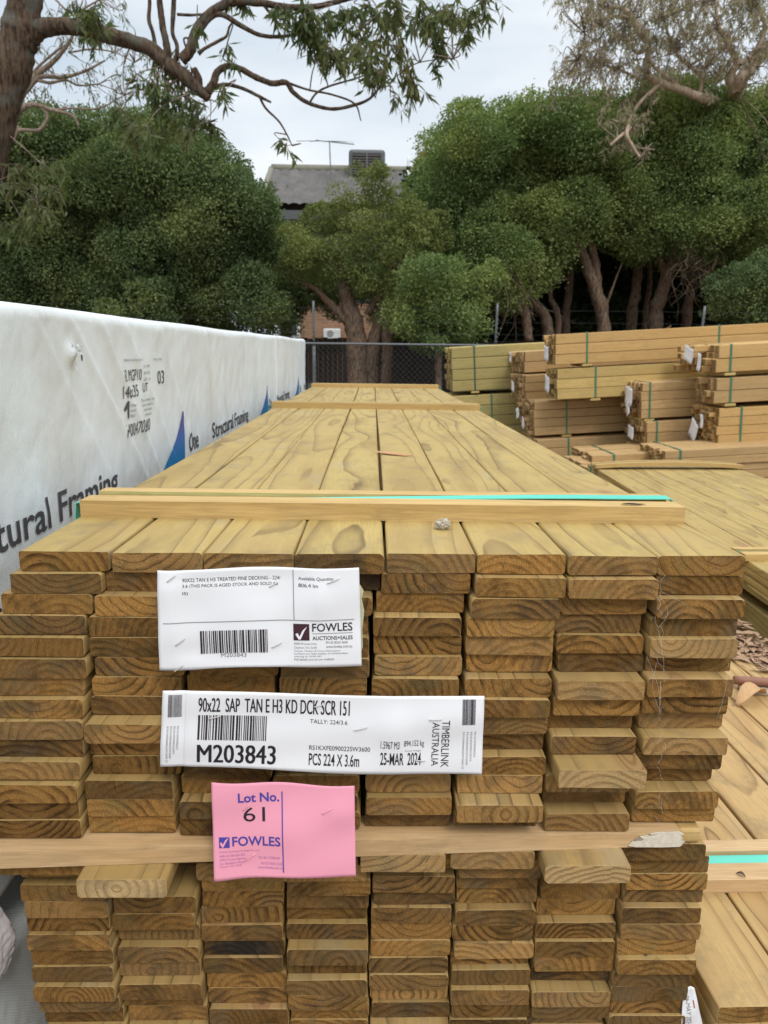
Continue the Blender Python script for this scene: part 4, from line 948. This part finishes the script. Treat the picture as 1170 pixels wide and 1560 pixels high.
boxobj('base', (-w*.9, .05, zr-c0.z-.2), (w*.9, 2*w-.05, .02), plain('cooler_base', (.08, .08, .085), .6), cool)
# antenna
ay = HY+2.2; ab = at(505, 283, ay); atp = at(502, 216, ay)
ant = empty('roof_antenna', (ab.x, ay, ab.z-.1), 'thin television antenna on a pole on the tiled roof', 'antenna'); H_ = atp.z-ab.z+.1
bm = bmesh.new(); tube(bm, [(0, 0, -.25), (-.03, 0, H_/2), (atp.x-ab.x, 0, H_)], [.020]*3, 6, 2); mk('mast', bm, MT['galv'], ant)
tx = atp.x-ab.x; bm = bmesh.new(); tube(bm, [(tx-.42, 0, H_+.04), (tx, 0, H_), (tx+.75, 0, H_-.06)], [.014]*3, 6, 2); mk('boom', bm, MT['galv'], ant)
bm = bmesh.new()
for k, (dx, s) in enumerate(((-.38, 1.0), (-.1, .8), (.12, .5))):
    tube(bm, [(tx+dx-s*.55, -.7*s, H_-.18*s), (tx+dx, 0, H_+.02), (tx+dx+s*.75, .9*s, H_+.24*s)], [.009]*3, 5, 2)
for k in range(9): tube(bm, [(tx+.1+.075*k, -.16, H_-.03), (tx+.1+.075*k, .16, H_+.03)], [.008]*2, 4, 1)
mk('elements', bm, MT['galv'], ant)
boxobj('flashing', (-.16, -.05, -.14), (.16, .14, -.02), MT['white_paint'], ant)
vp = at(622, 268, HY+2.6); bm = bmesh.new(); tube(bm, [(0, 0, -.3), (0, 0, .2), (0, 0, .48)], [.045]*3, 10, 2); bmesh.ops.create_cone(bm, cap_ends=True, segments=10, radius1=.14, radius2=.05, depth=.16)
o = mk('vent_pipe', bm, MT['white_paint']); o.location = (vp.x, vp.y, vp.z+.08); tag(o, 'short white vent pipe on the tiled roof beside the cooler', 'vent pipe')
cp = at(648, 250, HY+5.5); boxobj('chimney', (cp.x-.2, HY+5.3, rz_-1.4), (cp.x+.5, HY+6, at(648, 233, HY+5.5).z), Mb.m, house)
ac = at(506, 514, HY+.3); o = boxobj('air_conditioner', (-.25, -.12, 0), (.25, .12, .30), MT['white_paint'], None, .03, 2); bm = bmesh.new(); bmesh.ops.create_circle(bm, cap_ends=True, segments=20, radius=.1)
g2 = mk('fan_grille', bm, plain('grille_grey', (.3, .3, .3)), o); g2.location = (-.05, -.124, .15); g2.rotation_euler = (R(90), 0, 0)
o.location = (ac.x, HY+.28, ac.z-.05); tag(o, 'white air conditioner box low on the brick house wall', 'air conditioner')

# ---------------------------------------------------------------- trees
MT['leaf_dark'] = leafmat('leaf_dark_green', (.082, .122, .054), (.138, .185, .075), (.25, .275, .095), .22)
MT['leaf_green'] = leafmat('leaf_mid_green', (.112, .168, .066), (.195, .255, .092), (.33, .36, .115), .25)
MT['leaf_olive'] = leafmat('leaf_olive', (.125, .155, .052), (.185, .215, .07), (.26, .265, .085), .22)
MT['leaf_shade'] = leafmat('leaf_painted_shade', (.018, .032, .012), (.032, .05, .018), (.05, .065, .02), .1)  # hedge leaves: the deep shade under the crowns is put into their colour
MT['leaf_euc'] = leafmat('leaf_gum', (.060, .095, .045), (.13, .155, .06), (.17, .15, .06), .3)
MT['leaf_pale'] = leafmat('leaf_dry_gum', (.29, .235, .16), (.42, .345, .245), (.24, .25, .15), .35)
MT['bark_rough'] = barkmat('rough_brown_bark', (.13, .088, .060), (.030, .021, .016), 1, (.115, .115, .095))
MT['bark_red'] = barkmat('reddish_bark', (.23, .165, .115), (.055, .034, .024), 1.1, (.17, .085, .05))
MT['bark_pale'] = barkmat('pale_gum_bark', (.46, .36, .26), (.33, .24, .17), .5, (.52, .43, .34))
MT['bark_twig'] = barkmat('greyish_twig_bark', (.30, .23, .18), (.18, .13, .10), .8)
def leaves(rg, C, N, L, Wd, droop=0.0, spread=.6):
    """C centres (n,3), N outward normals; returns rhombus leaves"""
    n = len(C); D = N*(1-spread)+rg.normal(0, 1, (n, 3))*spread; D[:, 2] -= droop
    D /= np.linalg.norm(D, axis=1, keepdims=True)+1e-9
    Sd = np.cross(D, rg.normal(0, 1, (n, 3))); Sd /= np.linalg.norm(Sd, axis=1, keepdims=True)+1e-9
    l = (L*rg.uniform(.65, 1.3, n))[:, None]; w = (Wd*rg.uniform(.7, 1.25, n))[:, None]
    V = np.stack([C, C+D*l*.45+Sd*w*.5, C+D*l, C+D*l*.45-Sd*w*.5], 1).reshape(-1, 3)
    return V, np.arange(4*n).reshape(n, 4)
def crown(name, blobs, mat, parent, seed, L=.052, Wd=.032, dens=1.0, sub=.40, droop=.0):
    """blobs: (x,y,z,r, squash). leaf clumps are spread over each blob's skin and through its volume"""
    rg = np.random.default_rng(seed); CC = []; NN = []
    for (x, y, z, r, sq) in blobs:
        ns = int(15*(r/.6)**2*dens)+6
        d = rg.normal(0, 1, (ns, 3)); d /= np.linalg.norm(d, axis=1, keepdims=True)
        rad = r*rg.uniform(.70, 1.06, ns); sc = np.array([1, 1, sq]); c = np.array([x, y, z])+d*rad[:, None]*sc
        for k in range(ns):
            rs = sub*rg.uniform(.55, 1.25)*min(1, r/.7+.25); m = int(250*(rs/.3)**2*dens)
            e = rg.normal(0, 1, (m, 3)); e += d[k]*.45+np.array([0, -.15, .35]); e /= np.linalg.norm(e, axis=1, keepdims=True)
            st = np.where(rg.random(m) < .035, rg.uniform(1.0, 1.4, m), 1.0)*rg.uniform(.40, 1.0, m)**.5; an = rg.uniform(.8, 1.25, 3)*np.array([1, 1, .85])
            lump = 1+.14*np.sin(e @ rg.normal(0, 3.2, 3)+rg.uniform(0, 6)); CC.append(c[k]+e*(rs*st*lump)[:, None]*an); NN.append(e)
        m = int(900*(r/.6)**2*dens); e = rg.normal(0, 1, (m, 3)); e /= np.linalg.norm(e, axis=1, keepdims=True)
        CC.append(np.array([x, y, z])+e*(r*rg.uniform(.2, .8, m))[:, None]*sc); NN.append(e)
    V, F = leaves(rg, np.concatenate(CC), np.concatenate(NN), L, Wd, droop)
    return npmesh(name, V, F, mat, parent)
def blobs_px(lst, D, sq=.9, seed=0, jd=.8):
    q = random.Random(seed); o = []
    for (px, py, r, *dd) in lst:
        d = D+(dd[0] if dd else q.uniform(-jd, jd)); p = at(px, py, d); o.append((p.x, p.y, p.z, r*d/FPX, sq))
    return o
def tree(name, label, cat, D, blist, trunks, lmat, bmat, seed, group=None, L=.052, Wd=.032, dens=1.5, sub=.40, droop=0.0, jd=.8, sq=.9):
    p0 = at(trunks[0][0][0], 540, D); root = empty(name, (p0.x, D, 0), label, cat, group); off = Vector((p0.x, D, 0))
    for k, tr in enumerate(trunks):
        pts = []; rad = []
        for (px, py, rp, *dd) in tr:
            d = D+(dd[0] if dd else 0); p = at(px, py, d)
            if py > 600: p.z = -.1
            pts.append(tuple(p-off)); rad.append(rp*d/FPX)
        bm = bmesh.new(); tube(bm, pts, rad, 12, 8, .34, seed+k); mk('trunk' if tr[0][1] > 500 else 'branch', bm, bmat, root)
    if blist:
        bl = [(x-off.x, y-off.y, z, r, s) for (x, y, z, r, s) in blobs_px(blist, D, sq, seed, jd)]
        crown('crown', bl, lmat, root, seed, L, Wd, dens, sub, droop)
    return root
GT = 'dense trees behind the fence'
tree('evergreen_tree', 'dark evergreen tree behind the leaning gum trunk at the left edge', 'tree', 13.4,
     [(20, 270, 80), (80, 240, 62), (60, 330, 80), (0, 380, 90), (90, 400, 80), (30, 470, 70), (130, 300, 55), (-60, 300, 90), (-120, 420, 110), (120, 470, 60), (40, 225, 45)], [((60, 700, 12), (62, 480, 11), (70, 380, 9), (60, 300, 5))], MT['leaf_dark'], MT['bark_red'], 11, GT)
tree('evergreen_tree', 'tall dark evergreen tree rising in front of the roof at its left end', 'tree', 13.0,
     [(215, 235, 52), (175, 225, 40), (270, 255, 52), (325, 290, 48), (365, 318, 38), (235, 300, 70), (305, 350, 70), (175, 330, 65), (360, 390, 52), (245, 400, 75), (330, 430, 65), (170, 430, 60), (395, 450, 38), (380, 350, 40), (225, 480, 50), (300, 490, 40), (150, 270, 40), (405, 490, 30)], [((270, 700, 13), (265, 480, 12), (258, 400, 9), (250, 320, 6)), ((265, 470, 8), (310, 420, 7), (330, 370, 4))], MT['leaf_dark'], MT['bark_red'], 12, GT)
tree('clipped_tree', 'olive green tree with tufted crown and bare twisting branches before the house', 'tree', 12.6,
     [(560, 285, 27), (535, 315, 30), (590, 320, 30), (500, 345, 34), (560, 350, 36), (620, 335, 30), (460, 372, 30), (520, 385, 34), (655, 352, 30), (610, 375, 34), (448, 405, 24), (570, 425, 26), (600, 440, 24), (545, 430, 18), (480, 415, 24), (648, 390, 22), (625, 420, 20), (490, 380, 26), (570, 265, 16)],
     [((545, 700, 20), (545, 560, 17), (540, 500, 15), (528, 450, 11), (520, 410, 7), (505, 375, 4)), ((565, 700, 13), (566, 560, 12), (575, 500, 9), (600, 460, 6), (620, 440, 4)), ((530, 490, 8), (505, 465, 6), (480, 440, 4), (455, 430, 2)), ((585, 600, 9), (590, 540, 9), (585, 480, 7), (570, 430, 4)), ((560, 480, 6), (590, 420, 5), (610, 400, 5), (622, 398, 4), (625, 375, 3)), ((520, 420, 4), (510, 400, 3), (490, 385, 2))],
     MT['leaf_olive'], MT['bark_red'], 13, GT, .045, .027, 1.7, .24, jd=.6)
tree('leafy_bush', 'rounded bright green bush overhanging the fence in front of the olive tree', 'bush', 11.6,
     [(655, 430, 36), (690, 440, 36), (630, 470, 34), (670, 480, 42), (710, 480, 34), (650, 510, 28), (715, 450, 24), (690, 510, 22), (612, 490, 18), (740, 420, 22)], [((668, 700, 6), (668, 520, 6), (670, 460, 4))], MT['leaf_green'], MT['bark_red'], 14, GT, .05, .03, 1.7, .32, jd=.4)
tree('spreading_tree', 'big round green tree whose crown meets the right end of the roof', 'tree', 13.6,
     [(692, 240, 40), (726, 212, 42), (770, 205, 40), (825, 195, 42), (880, 190, 40), (905, 215, 40), (690, 300, 50), (740, 270, 60), (800, 260, 62), (865, 265, 62), (672, 280, 27), (720, 340, 52), (780, 340, 58), (845, 340, 56), (740, 390, 45), (790, 400, 42), (835, 385, 36), (900, 320, 40), (700, 400, 40), (765, 430, 36), (672, 312, 26), (920, 255, 45)],
     [((932, 700, 12), (920, 500, 11), (908, 445, 10), (890, 395, 8), (872, 350, 6)), ((912, 455, 6), (908, 405, 6), (893, 350, 5)), ((842, 700, 9), (834, 500, 8.5), (814, 460, 7.5), (796, 412, 6)), ((806, 520, 7, -.5), (798, 470, 7, -.5), (776, 425, 5, -.5), (770, 390, 4, -.4)),
      ((865, 700, 6.5, .8), (862, 500, 6, .8), (868, 430, 5.5, .8), (864, 370, 4, .8)), ((822, 700, 5, .5), (850, 500, 5, .5), (838, 450, 4, .5), (842, 400, 3, .5)), ((800, 440, 2.4), (830, 430, 2), (865, 425, 1.4)), ((922, 470, 2), (936, 430, 1.6), (948, 400, 1))],
     MT['leaf_green'], MT['bark_red'], 15, GT)
tree('spreading_tree', 'big round green tree at the right, trunks standing in deep shade', 'tree', 13.9,
     [(960, 205, 45), (1010, 185, 45), (1060, 190, 45), (1110, 200, 45), (1165, 215, 50), (980, 260, 52), (1050, 255, 60), (1120, 265, 60), (1180, 300, 65), (960, 310, 42), (1010, 330, 52), (1080, 335, 58), (1145, 355, 55), (985, 378, 26), (1050, 375, 34), (1110, 390, 34), (1230, 250, 70), (960, 378, 18), (1020, 160, 24), (1200, 380, 60)],
     [((1015, 700, 11), (1000, 500, 11), (1007, 450, 10), (1022, 400, 8), (1032, 350, 6)), ((968, 700, 8.5, .9), (962, 500, 8, .9), (969, 440, 7.5, .9), (975, 380, 6, .9)), ((985, 700, 5, 1.4), (982, 500, 5, 1.4), (990, 430, 4, 1.4), (986, 380, 3, 1.4)), ((1050, 700, 8, 1.2), (1045, 500, 8, 1.2), (1055, 430, 7, 1.2), (1065, 380, 5, 1.2)), ((1000, 460, 6), (1012, 420, 6), (1000, 380, 4))],
     MT['leaf_green'], MT['bark_red'], 16, GT)
tree('leafy_bush', 'low green bush by the barbed fence post at the right edge', 'bush', 12.0,
     [(1120, 440, 34), (1160, 430, 40), (1140, 470, 34), (1185, 470, 45), (1100, 470, 20), (1210, 430, 45)], [((1150, 700, 6), (1150, 500, 6), (1150, 450, 4))], MT['leaf_dark'], MT['bark_red'], 17, GT, .05, .03, 1.7, .32, jd=.4)
# deeper planting that closes the view under the crowns
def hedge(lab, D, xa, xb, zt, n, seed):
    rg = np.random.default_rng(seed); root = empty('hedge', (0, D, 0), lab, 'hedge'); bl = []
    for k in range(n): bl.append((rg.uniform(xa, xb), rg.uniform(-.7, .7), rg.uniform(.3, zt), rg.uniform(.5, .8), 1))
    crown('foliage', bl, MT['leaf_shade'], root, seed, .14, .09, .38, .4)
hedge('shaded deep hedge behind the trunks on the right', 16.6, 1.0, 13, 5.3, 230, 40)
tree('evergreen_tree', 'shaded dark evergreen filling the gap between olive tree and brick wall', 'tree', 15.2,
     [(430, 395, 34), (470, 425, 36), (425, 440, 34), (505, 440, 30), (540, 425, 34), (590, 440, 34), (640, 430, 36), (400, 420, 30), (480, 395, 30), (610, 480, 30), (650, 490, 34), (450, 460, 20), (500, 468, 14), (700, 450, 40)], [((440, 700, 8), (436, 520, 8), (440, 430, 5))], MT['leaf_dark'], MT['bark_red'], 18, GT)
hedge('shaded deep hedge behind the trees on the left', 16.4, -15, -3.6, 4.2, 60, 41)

# dry hanging twig tangles below the right crowns
def tangle(px, py, D, w, h, n, lab, seed):
    q = random.Random(seed); bm = bmesh.new(); c = at(px, py, D)
    for k in range(n):
        a = Vector((q.gauss(0, w), q.gauss(0, .25), q.uniform(0, h))); pts = [a]; d = Vector((q.uniform(-.5, .5), q.uniform(-.3, .3), -1))
        for s in range(5): a = a+d*h*.28+Vector((q.gauss(0, w*.3), q.gauss(0, .06), 0)); d = d+Vector((q.gauss(0, .5), q.gauss(0, .3), q.gauss(0, .35))); pts.append(a)
        tube(bm, pts, [.007, .006, .006, .005, .004, .002], 4, 3)
    o = mk('twig_tangle', bm, MT['bark_red']); o.location = c; return tag(o, lab, 'dead twigs', None, 'stuff')
tangle(1060, 405, 13.0, .24, .45, 45, 'bundle of dry hanging twigs under the big right tree', 3)
tangle(775, 440, 12.9, .16, .6, 30, 'dry twigs hanging beside the bright bush and the round tree', 4)

# gum tree leaning over from the left
def spray(bm, q, p, d, ln, r, mats=None):
    pts = [p]; 
    for k in range(4): d = (d+Vector((q.gauss(0, .3), q.gauss(0, .3), q.gauss(-.12, .25)))).normalized(); pts.append(pts[-1]+d*ln/4)
    tube(bm, pts, [r, r*.8, r*.6, r*.45, r*.25], 5, 3); return pts
def gum(name, label, D, limbs, clusters, lmat, bmat, seed, L, Wd, per, crad, trunkmat=None, twig=.004, wig=.35, sd=.5):
    q = random.Random(seed); rg = np.random.default_rng(seed)
    b0 = at(limbs[0][0][0], limbs[0][0][1], D); off = Vector((b0.x, D, 0)); root = empty(name, off, label, 'tree', 'gum trees')
    nodes = []
    for k, lb in enumerate(limbs):
        pts = []; rad = []; 
        for j, (px, py, rp, *dd) in enumerate(lb):
            d = D+(dd[0] if dd else 0); p = at(px, py, d)-off
            if k == 0 and py > 900: p.z = -.1
            pts.append(p); rad.append(rp*D/FPX); nodes.append(p)
        bm = bmesh.new(); tube(bm, pts, rad, 14 if k == 0 else 9, 8, .16 if rad[0] > .03 else .1, seed+k)
        mk('trunk' if k == 0 else 'branch', bm, (trunkmat or bmat) if k == 0 else bmat, root)
    bm = bmesh.new(); C = []
    for (px, py, rp, n, *dd) in clusters:
        c = at(px, py, D+(dd[0] if dd else q.uniform(-sd, sd)))-off; rr = rp*D/FPX
        near = min(nodes, key=lambda v: (v-c).length); mid = (near+c)/2+Vector((q.gauss(0, .1), q.gauss(0, .1), q.gauss(.05, .06)))
        tube(bm, [near, mid, c], [twig*1.6, twig*1.2, twig*.6], 5, 5)
        for k in range(max(2, n//6)):
            a = c+Vector((q.gauss(0, rr*.55), q.gauss(0, rr*.5), q.gauss(0, rr*.5)))
            m2 = (c+a)/2+Vector((q.gauss(0, rr*.2), q.gauss(0, rr*.2), abs(q.gauss(0, rr*.25))))
            e = a+Vector((q.gauss(0, .04), q.gauss(0, .04), -L*q.uniform(.4, 1.2)))
            tube(bm, [c, m2, a, e], [twig*.7, twig*.5, twig*.4, twig*.2], 4, 3)
            for s in range(per): t = q.random(); C.append(tuple(m2.lerp(a, t) if q.random() < .5 else a.lerp(e, t)))
    mk('twigs', bm, MT['bark_twig'], root)
    C = np.array(C); N = rg.normal(0, .5, C.shape); N[:, 2] -= .85
    V, F = leaves(rg, C, N, L, Wd, .35, .38); npmesh('leaves', V, F, lmat, root); return root
G1 = [((-70, 1400, 34), (-66, 600, 33), (-52, 400, 31), (-30, 280, 30), (-10, 185, 30), (12, 110, 30), (30, 50, 26), (38, 0, 24), (44, -60, 22)),
  ((38, 66, 18), (56, 46, 14), (85, 40, 12), (120, 42, 11.5), (160, 53, 11.5), (200, 64, 11), (232, 76, 11), (255, 98, 10.5), (280, 116, 11), (302, 136, 9), (318, 150, 6)),
  ((256, 98, 6), (254, 70, 5.5), (248, 40, 5), (243, 0, 4.5), (240, -40, 4)), ((238, 78, 3.2), (233, 50, 3), (227, 30, 3), (228, 0, 2.6), (224, -30, 2.4)), ((266, 100, 3.6), (270, 72, 3), (263, 50, 3), (264, 20, 3.6), (266, -20, 3.2)),
  ((276, 92, 8.5), (289, 78, 8), (297, 52, 7.5), (312, 28, 7), (336, 10, 6.5), (362, 2, 6), (400, 5, 5), (440, 11, 4.5), (480, 10, 4), (515, 2, 3.6), (560, -10, 3)),
  ((300, 52, 5), (320, 27, 4.2), (338, 22, 4), (365, 38, 3.6), (395, 53, 3), (425, 56, 2.6), (450, 52, 2)), ((302, 82, 3.4), (312, 74, 2.4), (332, 63, 2.4), (345, 55, 2), (350, 40, 1.6), (360, 30, 1.2)),
  ((316, 140, 7), (325, 128, 6.2), (331, 110, 5.2), (346, 101, 4.6), (366, 105, 4.4), (390, 118, 4.4), (414, 127, 4.2), (436, 126, 4), (447, 141, 3.6), (470, 157, 3), (506, 166, 2.6), (540, 160, 2.4), (562, 151, 2), (580, 132, 1.6), (595, 120, 1)),
  ((438, 126, 2), (470, 137, 1.6), (505, 144, 1.5), (540, 158, 1.4), (550, 184, .8)), ((472, 156, 1.6), (482, 142, 1.6), (500, 132, 1.5), (540, 120, 1.2), (570, 110, .9)), ((472, 137, 1), (476, 110, .9), (484, 85, .7)),
  ((322, 134, 3.4), (345, 129, 3), (370, 135, 2.6), (395, 147, 2.4), (413, 156, 1.6)), ((395, 147, 2), (405, 165, 1.8), (425, 185, 1.5), (437, 205, 1.2), (445, 222, .8)),
  ((295, 105, 5), (303, 120, 5), (306, 140, 4), (316, 150, 3)), ((270, 22, 2.2), (290, 23, 2), (307, 22, 1.6)), ((288, 84, 1.6), (280, 60, 1.4), (290, 58, 1.2)),
  ((402, 8, 2.2), (412, 20, 2), (425, 28, 1.6), (440, 32, 1.2)), ((355, 38, 1), (345, 75, .9), (355, 100, .7)), ((610, 110, 1), (640, 95, .8), (690, 90, .6), (700, 105, .4))]
CL1 = [(140, 18, 14, 40), (148, 42, 12, 34), (136, 46, 12, 26), (120, 12, 12, 18), (250, 92, 16, 36), (268, 104, 16, 30), (230, 128, 18, 26), (258, 140, 20, 34), (285, 150, 18, 28), (300, 172, 16, 22), (320, 190, 14, 26, .3), (215, 124, 12, 14), (240, 160, 18, 18), (178, 168, 12, 14), (195, 185, 14, 22), (215, 205, 20, 36), (245, 210, 18, 26), (290, 205, 16, 16), (340, 140, 12, 12), (365, 5, 10, 14), (345, 75, 8, 10),
  (435, 22, 18, 70), (455, 40, 20, 90), (480, 62, 22, 110), (505, 80, 22, 100), (500, 30, 22, 90), (470, 22, 18, 70), (530, 20, 20, 80), (548, 45, 22, 80), (560, 85, 24, 90), (540, 75, 18, 60), (585, 35, 22, 80), (585, 105, 18, 50), (600, 70, 22, 80), (620, 110, 18, 60), (637, 137, 14, 50), (645, 30, 20, 60), (620, 30, 20, 60), (665, 55, 14, 60), (670, 72, 10, 40), (690, 18, 20, 60), (715, 25, 18, 60), (735, 8, 16, 50), (712, 50, 12, 34), (660, 95, 14, 20), (565, 115, 12, 30), (602, 150, 10, 6), (425, 212, 4, 5), (436, 222, 4, 4), (300, 40, 8, 3), (680, 12, 16, 50), (600, 8, 20, 70), (560, 8, 18, 60), (640, 5, 16, 50),
  (30, 262, 26, 36, -.4), (70, 258, 22, 34, -.4), (10, 300, 26, 40, -.4), (55, 305, 26, 46, -.4), (85, 290, 16, 26, -.4), (35, 335, 22, 30, -.4), (80, 325, 14, 20, -.4), (5, 345, 18, 24, -.4)]
CL1 = [(a[0], a[1], a[2]*1.15, int(a[3]*2.2), *a[4:]) if i_ < 21 else a for i_, a in enumerate(CL1)]
gum('gum_tree', 'near gum tree with rough brown trunk leaning in at the left', 6.6, G1, CL1, MT['leaf_euc'], MT['bark_rough'], 21, .12, .026, 9, .2)
q = random.Random(77)
G2 = [((-60, 1400, 9), (-58, 500, 8), (-45, 320, 7), (-15, 230, 6), (24, 160, 5.5), (50, 120, 4.5), (80, 95, 3.5), (105, 65, 2.5), (112, 50, 1.4)),
  ((10, 186, 5), (45, 160, 3.6), (80, 168, 2.8), (110, 176, 2), (120, 192, 1.4)), ((30, 150, 4), (60, 118, 3.4), (95, 118, 2.6), (130, 108, 1.8), (160, 92, 1.2)), ((50, 120, 2.6), (75, 126, 2.2), (100, 122, 1.8), (120, 130, 1.4), (150, 128, 1)),
  ((10, 186, 4), (26, 195, 3.6), (22, 208, 3), (20, 215, 2.4)), ((60, 160, 2.2), (72, 178, 2.4), (60, 198, 2.6), (35, 198, 2.6), (18, 202, 2.4)), ((80, 168, 1.8), (110, 165, 1.4), (150, 165, 1.1), (190, 145, .8)), ((95, 70, 1.6), (60, 100, 1.8), (45, 118, 2)), ((105, 80, 1.4), (140, 75, 1.2), (175, 80, .9), (205, 95, .6)), ((110, 45, 1.4), (120, 20, 1.4), (150, 0, 1.2)), ((100, 15, 1.4), (85, 0, 1.2), (60, -20, 1))]
CL2 = [(q.uniform(55, 225), q.uniform(55, 160), 16, q.choice((6, 12, 18))) for k in range(46)]+[(q.uniform(70, 200), q.uniform(0, 50), 16, q.choice((6, 12))) for k in range(22)]+[(q.uniform(-5, 20), q.uniform(0, 70), 12, 14) for k in range(6)]
gum('gum_tree', 'slender gum with pale twisting twigs behind the leaning trunk', 11.0, G2, CL2, MT['leaf_euc'], MT['bark_twig'], 22, .10, .016, 6, .2, twig=.005)
G3 = [((1125, 1400, 20, 3.4), (1122, 500, 17, 3.4), (1117, 260, 13, 3), (1114, 185, 11, 1.6), (1125, 130, 10), (1145, 100, 9), (1170, 75, 8), (1210, 40, 6)), ((1122, 140, 7), (1112, 118, 6.5), (1122, 95, 5), (1110, 70, 4), (1095, 40, 3), (1090, 0, 2)),
  ((1135, 200, 9, 2.4), (1100, 162, 8, 1.0), (1070, 150, 6.2), (1040, 138, 5.8), (1010, 128, 5.6), (988, 116, 5), (984, 100, 4.6), (988, 70, 4.2), (975, 48, 5), (960, 25, 4.5), (945, 12, 3), (920, 12, 2)), ((1005, 128, 3.6), (990, 142, 3), (972, 160, 2.6), (962, 180, 2.2), (958, 200, 1.6)),
  ((985, 75, 3), (970, 80, 2.5), (955, 62, 2), (940, 60, 1.5)), ((1040, 138, 3), (1020, 120, 3), (1000, 105, 2.5), (985, 90, 2)), ((1065, 148, 3), (1068, 120, 2.6), (1050, 100, 2.4), (1030, 80, 2), (1010, 30, 1.5)), ((1122, 100, 4), (1150, 80, 4), (1165, 40, 3), (1150, 0, 2)),
  ((960, 180, 2.4, -.8), (955, 205, 2.4, -1.2), (965, 225, 2, -1.2), (975, 240, 1.6, -1.2)), ((962, 195, 2.4, -1), (940, 212, 2, -1.2), (930, 222, 1.6, -1.2)), ((960, 28, 3), (930, 25, 2), (905, 40, 1.5), (890, 50, 1)), ((975, 120, 2), (940, 105, 1.6), (905, 95, 1.2), (880, 90, .8))]
q = random.Random(78)
CL3 = [(q.uniform(862, 1180), q.uniform(-20, 110), 20, 30) for k in range(290)]+[(q.uniform(870, 1010), q.uniform(90, 160), 16, 20) for k in range(46)]+[(q.uniform(1050, 1180), q.uniform(90, 150), 14, 14) for k in range(14)]+[(q.uniform(835, 880), q.uniform(110, 165), 12, 10) for k in range(14)]+[(q.uniform(915, 990), q.uniform(165, 240), 12, 18, -1.0) for k in range(22)]+[(q.uniform(1155, 1180), q.uniform(190, 240), 8, 12) for k in range(4)]
gum('gum_tree', 'pale barked gum with sparse greyish brown leaves over the right trees', 12.6, G3, CL3, MT['leaf_pale'], MT['bark_pale'], 23, .10, .018, 8, .2, twig=.006)
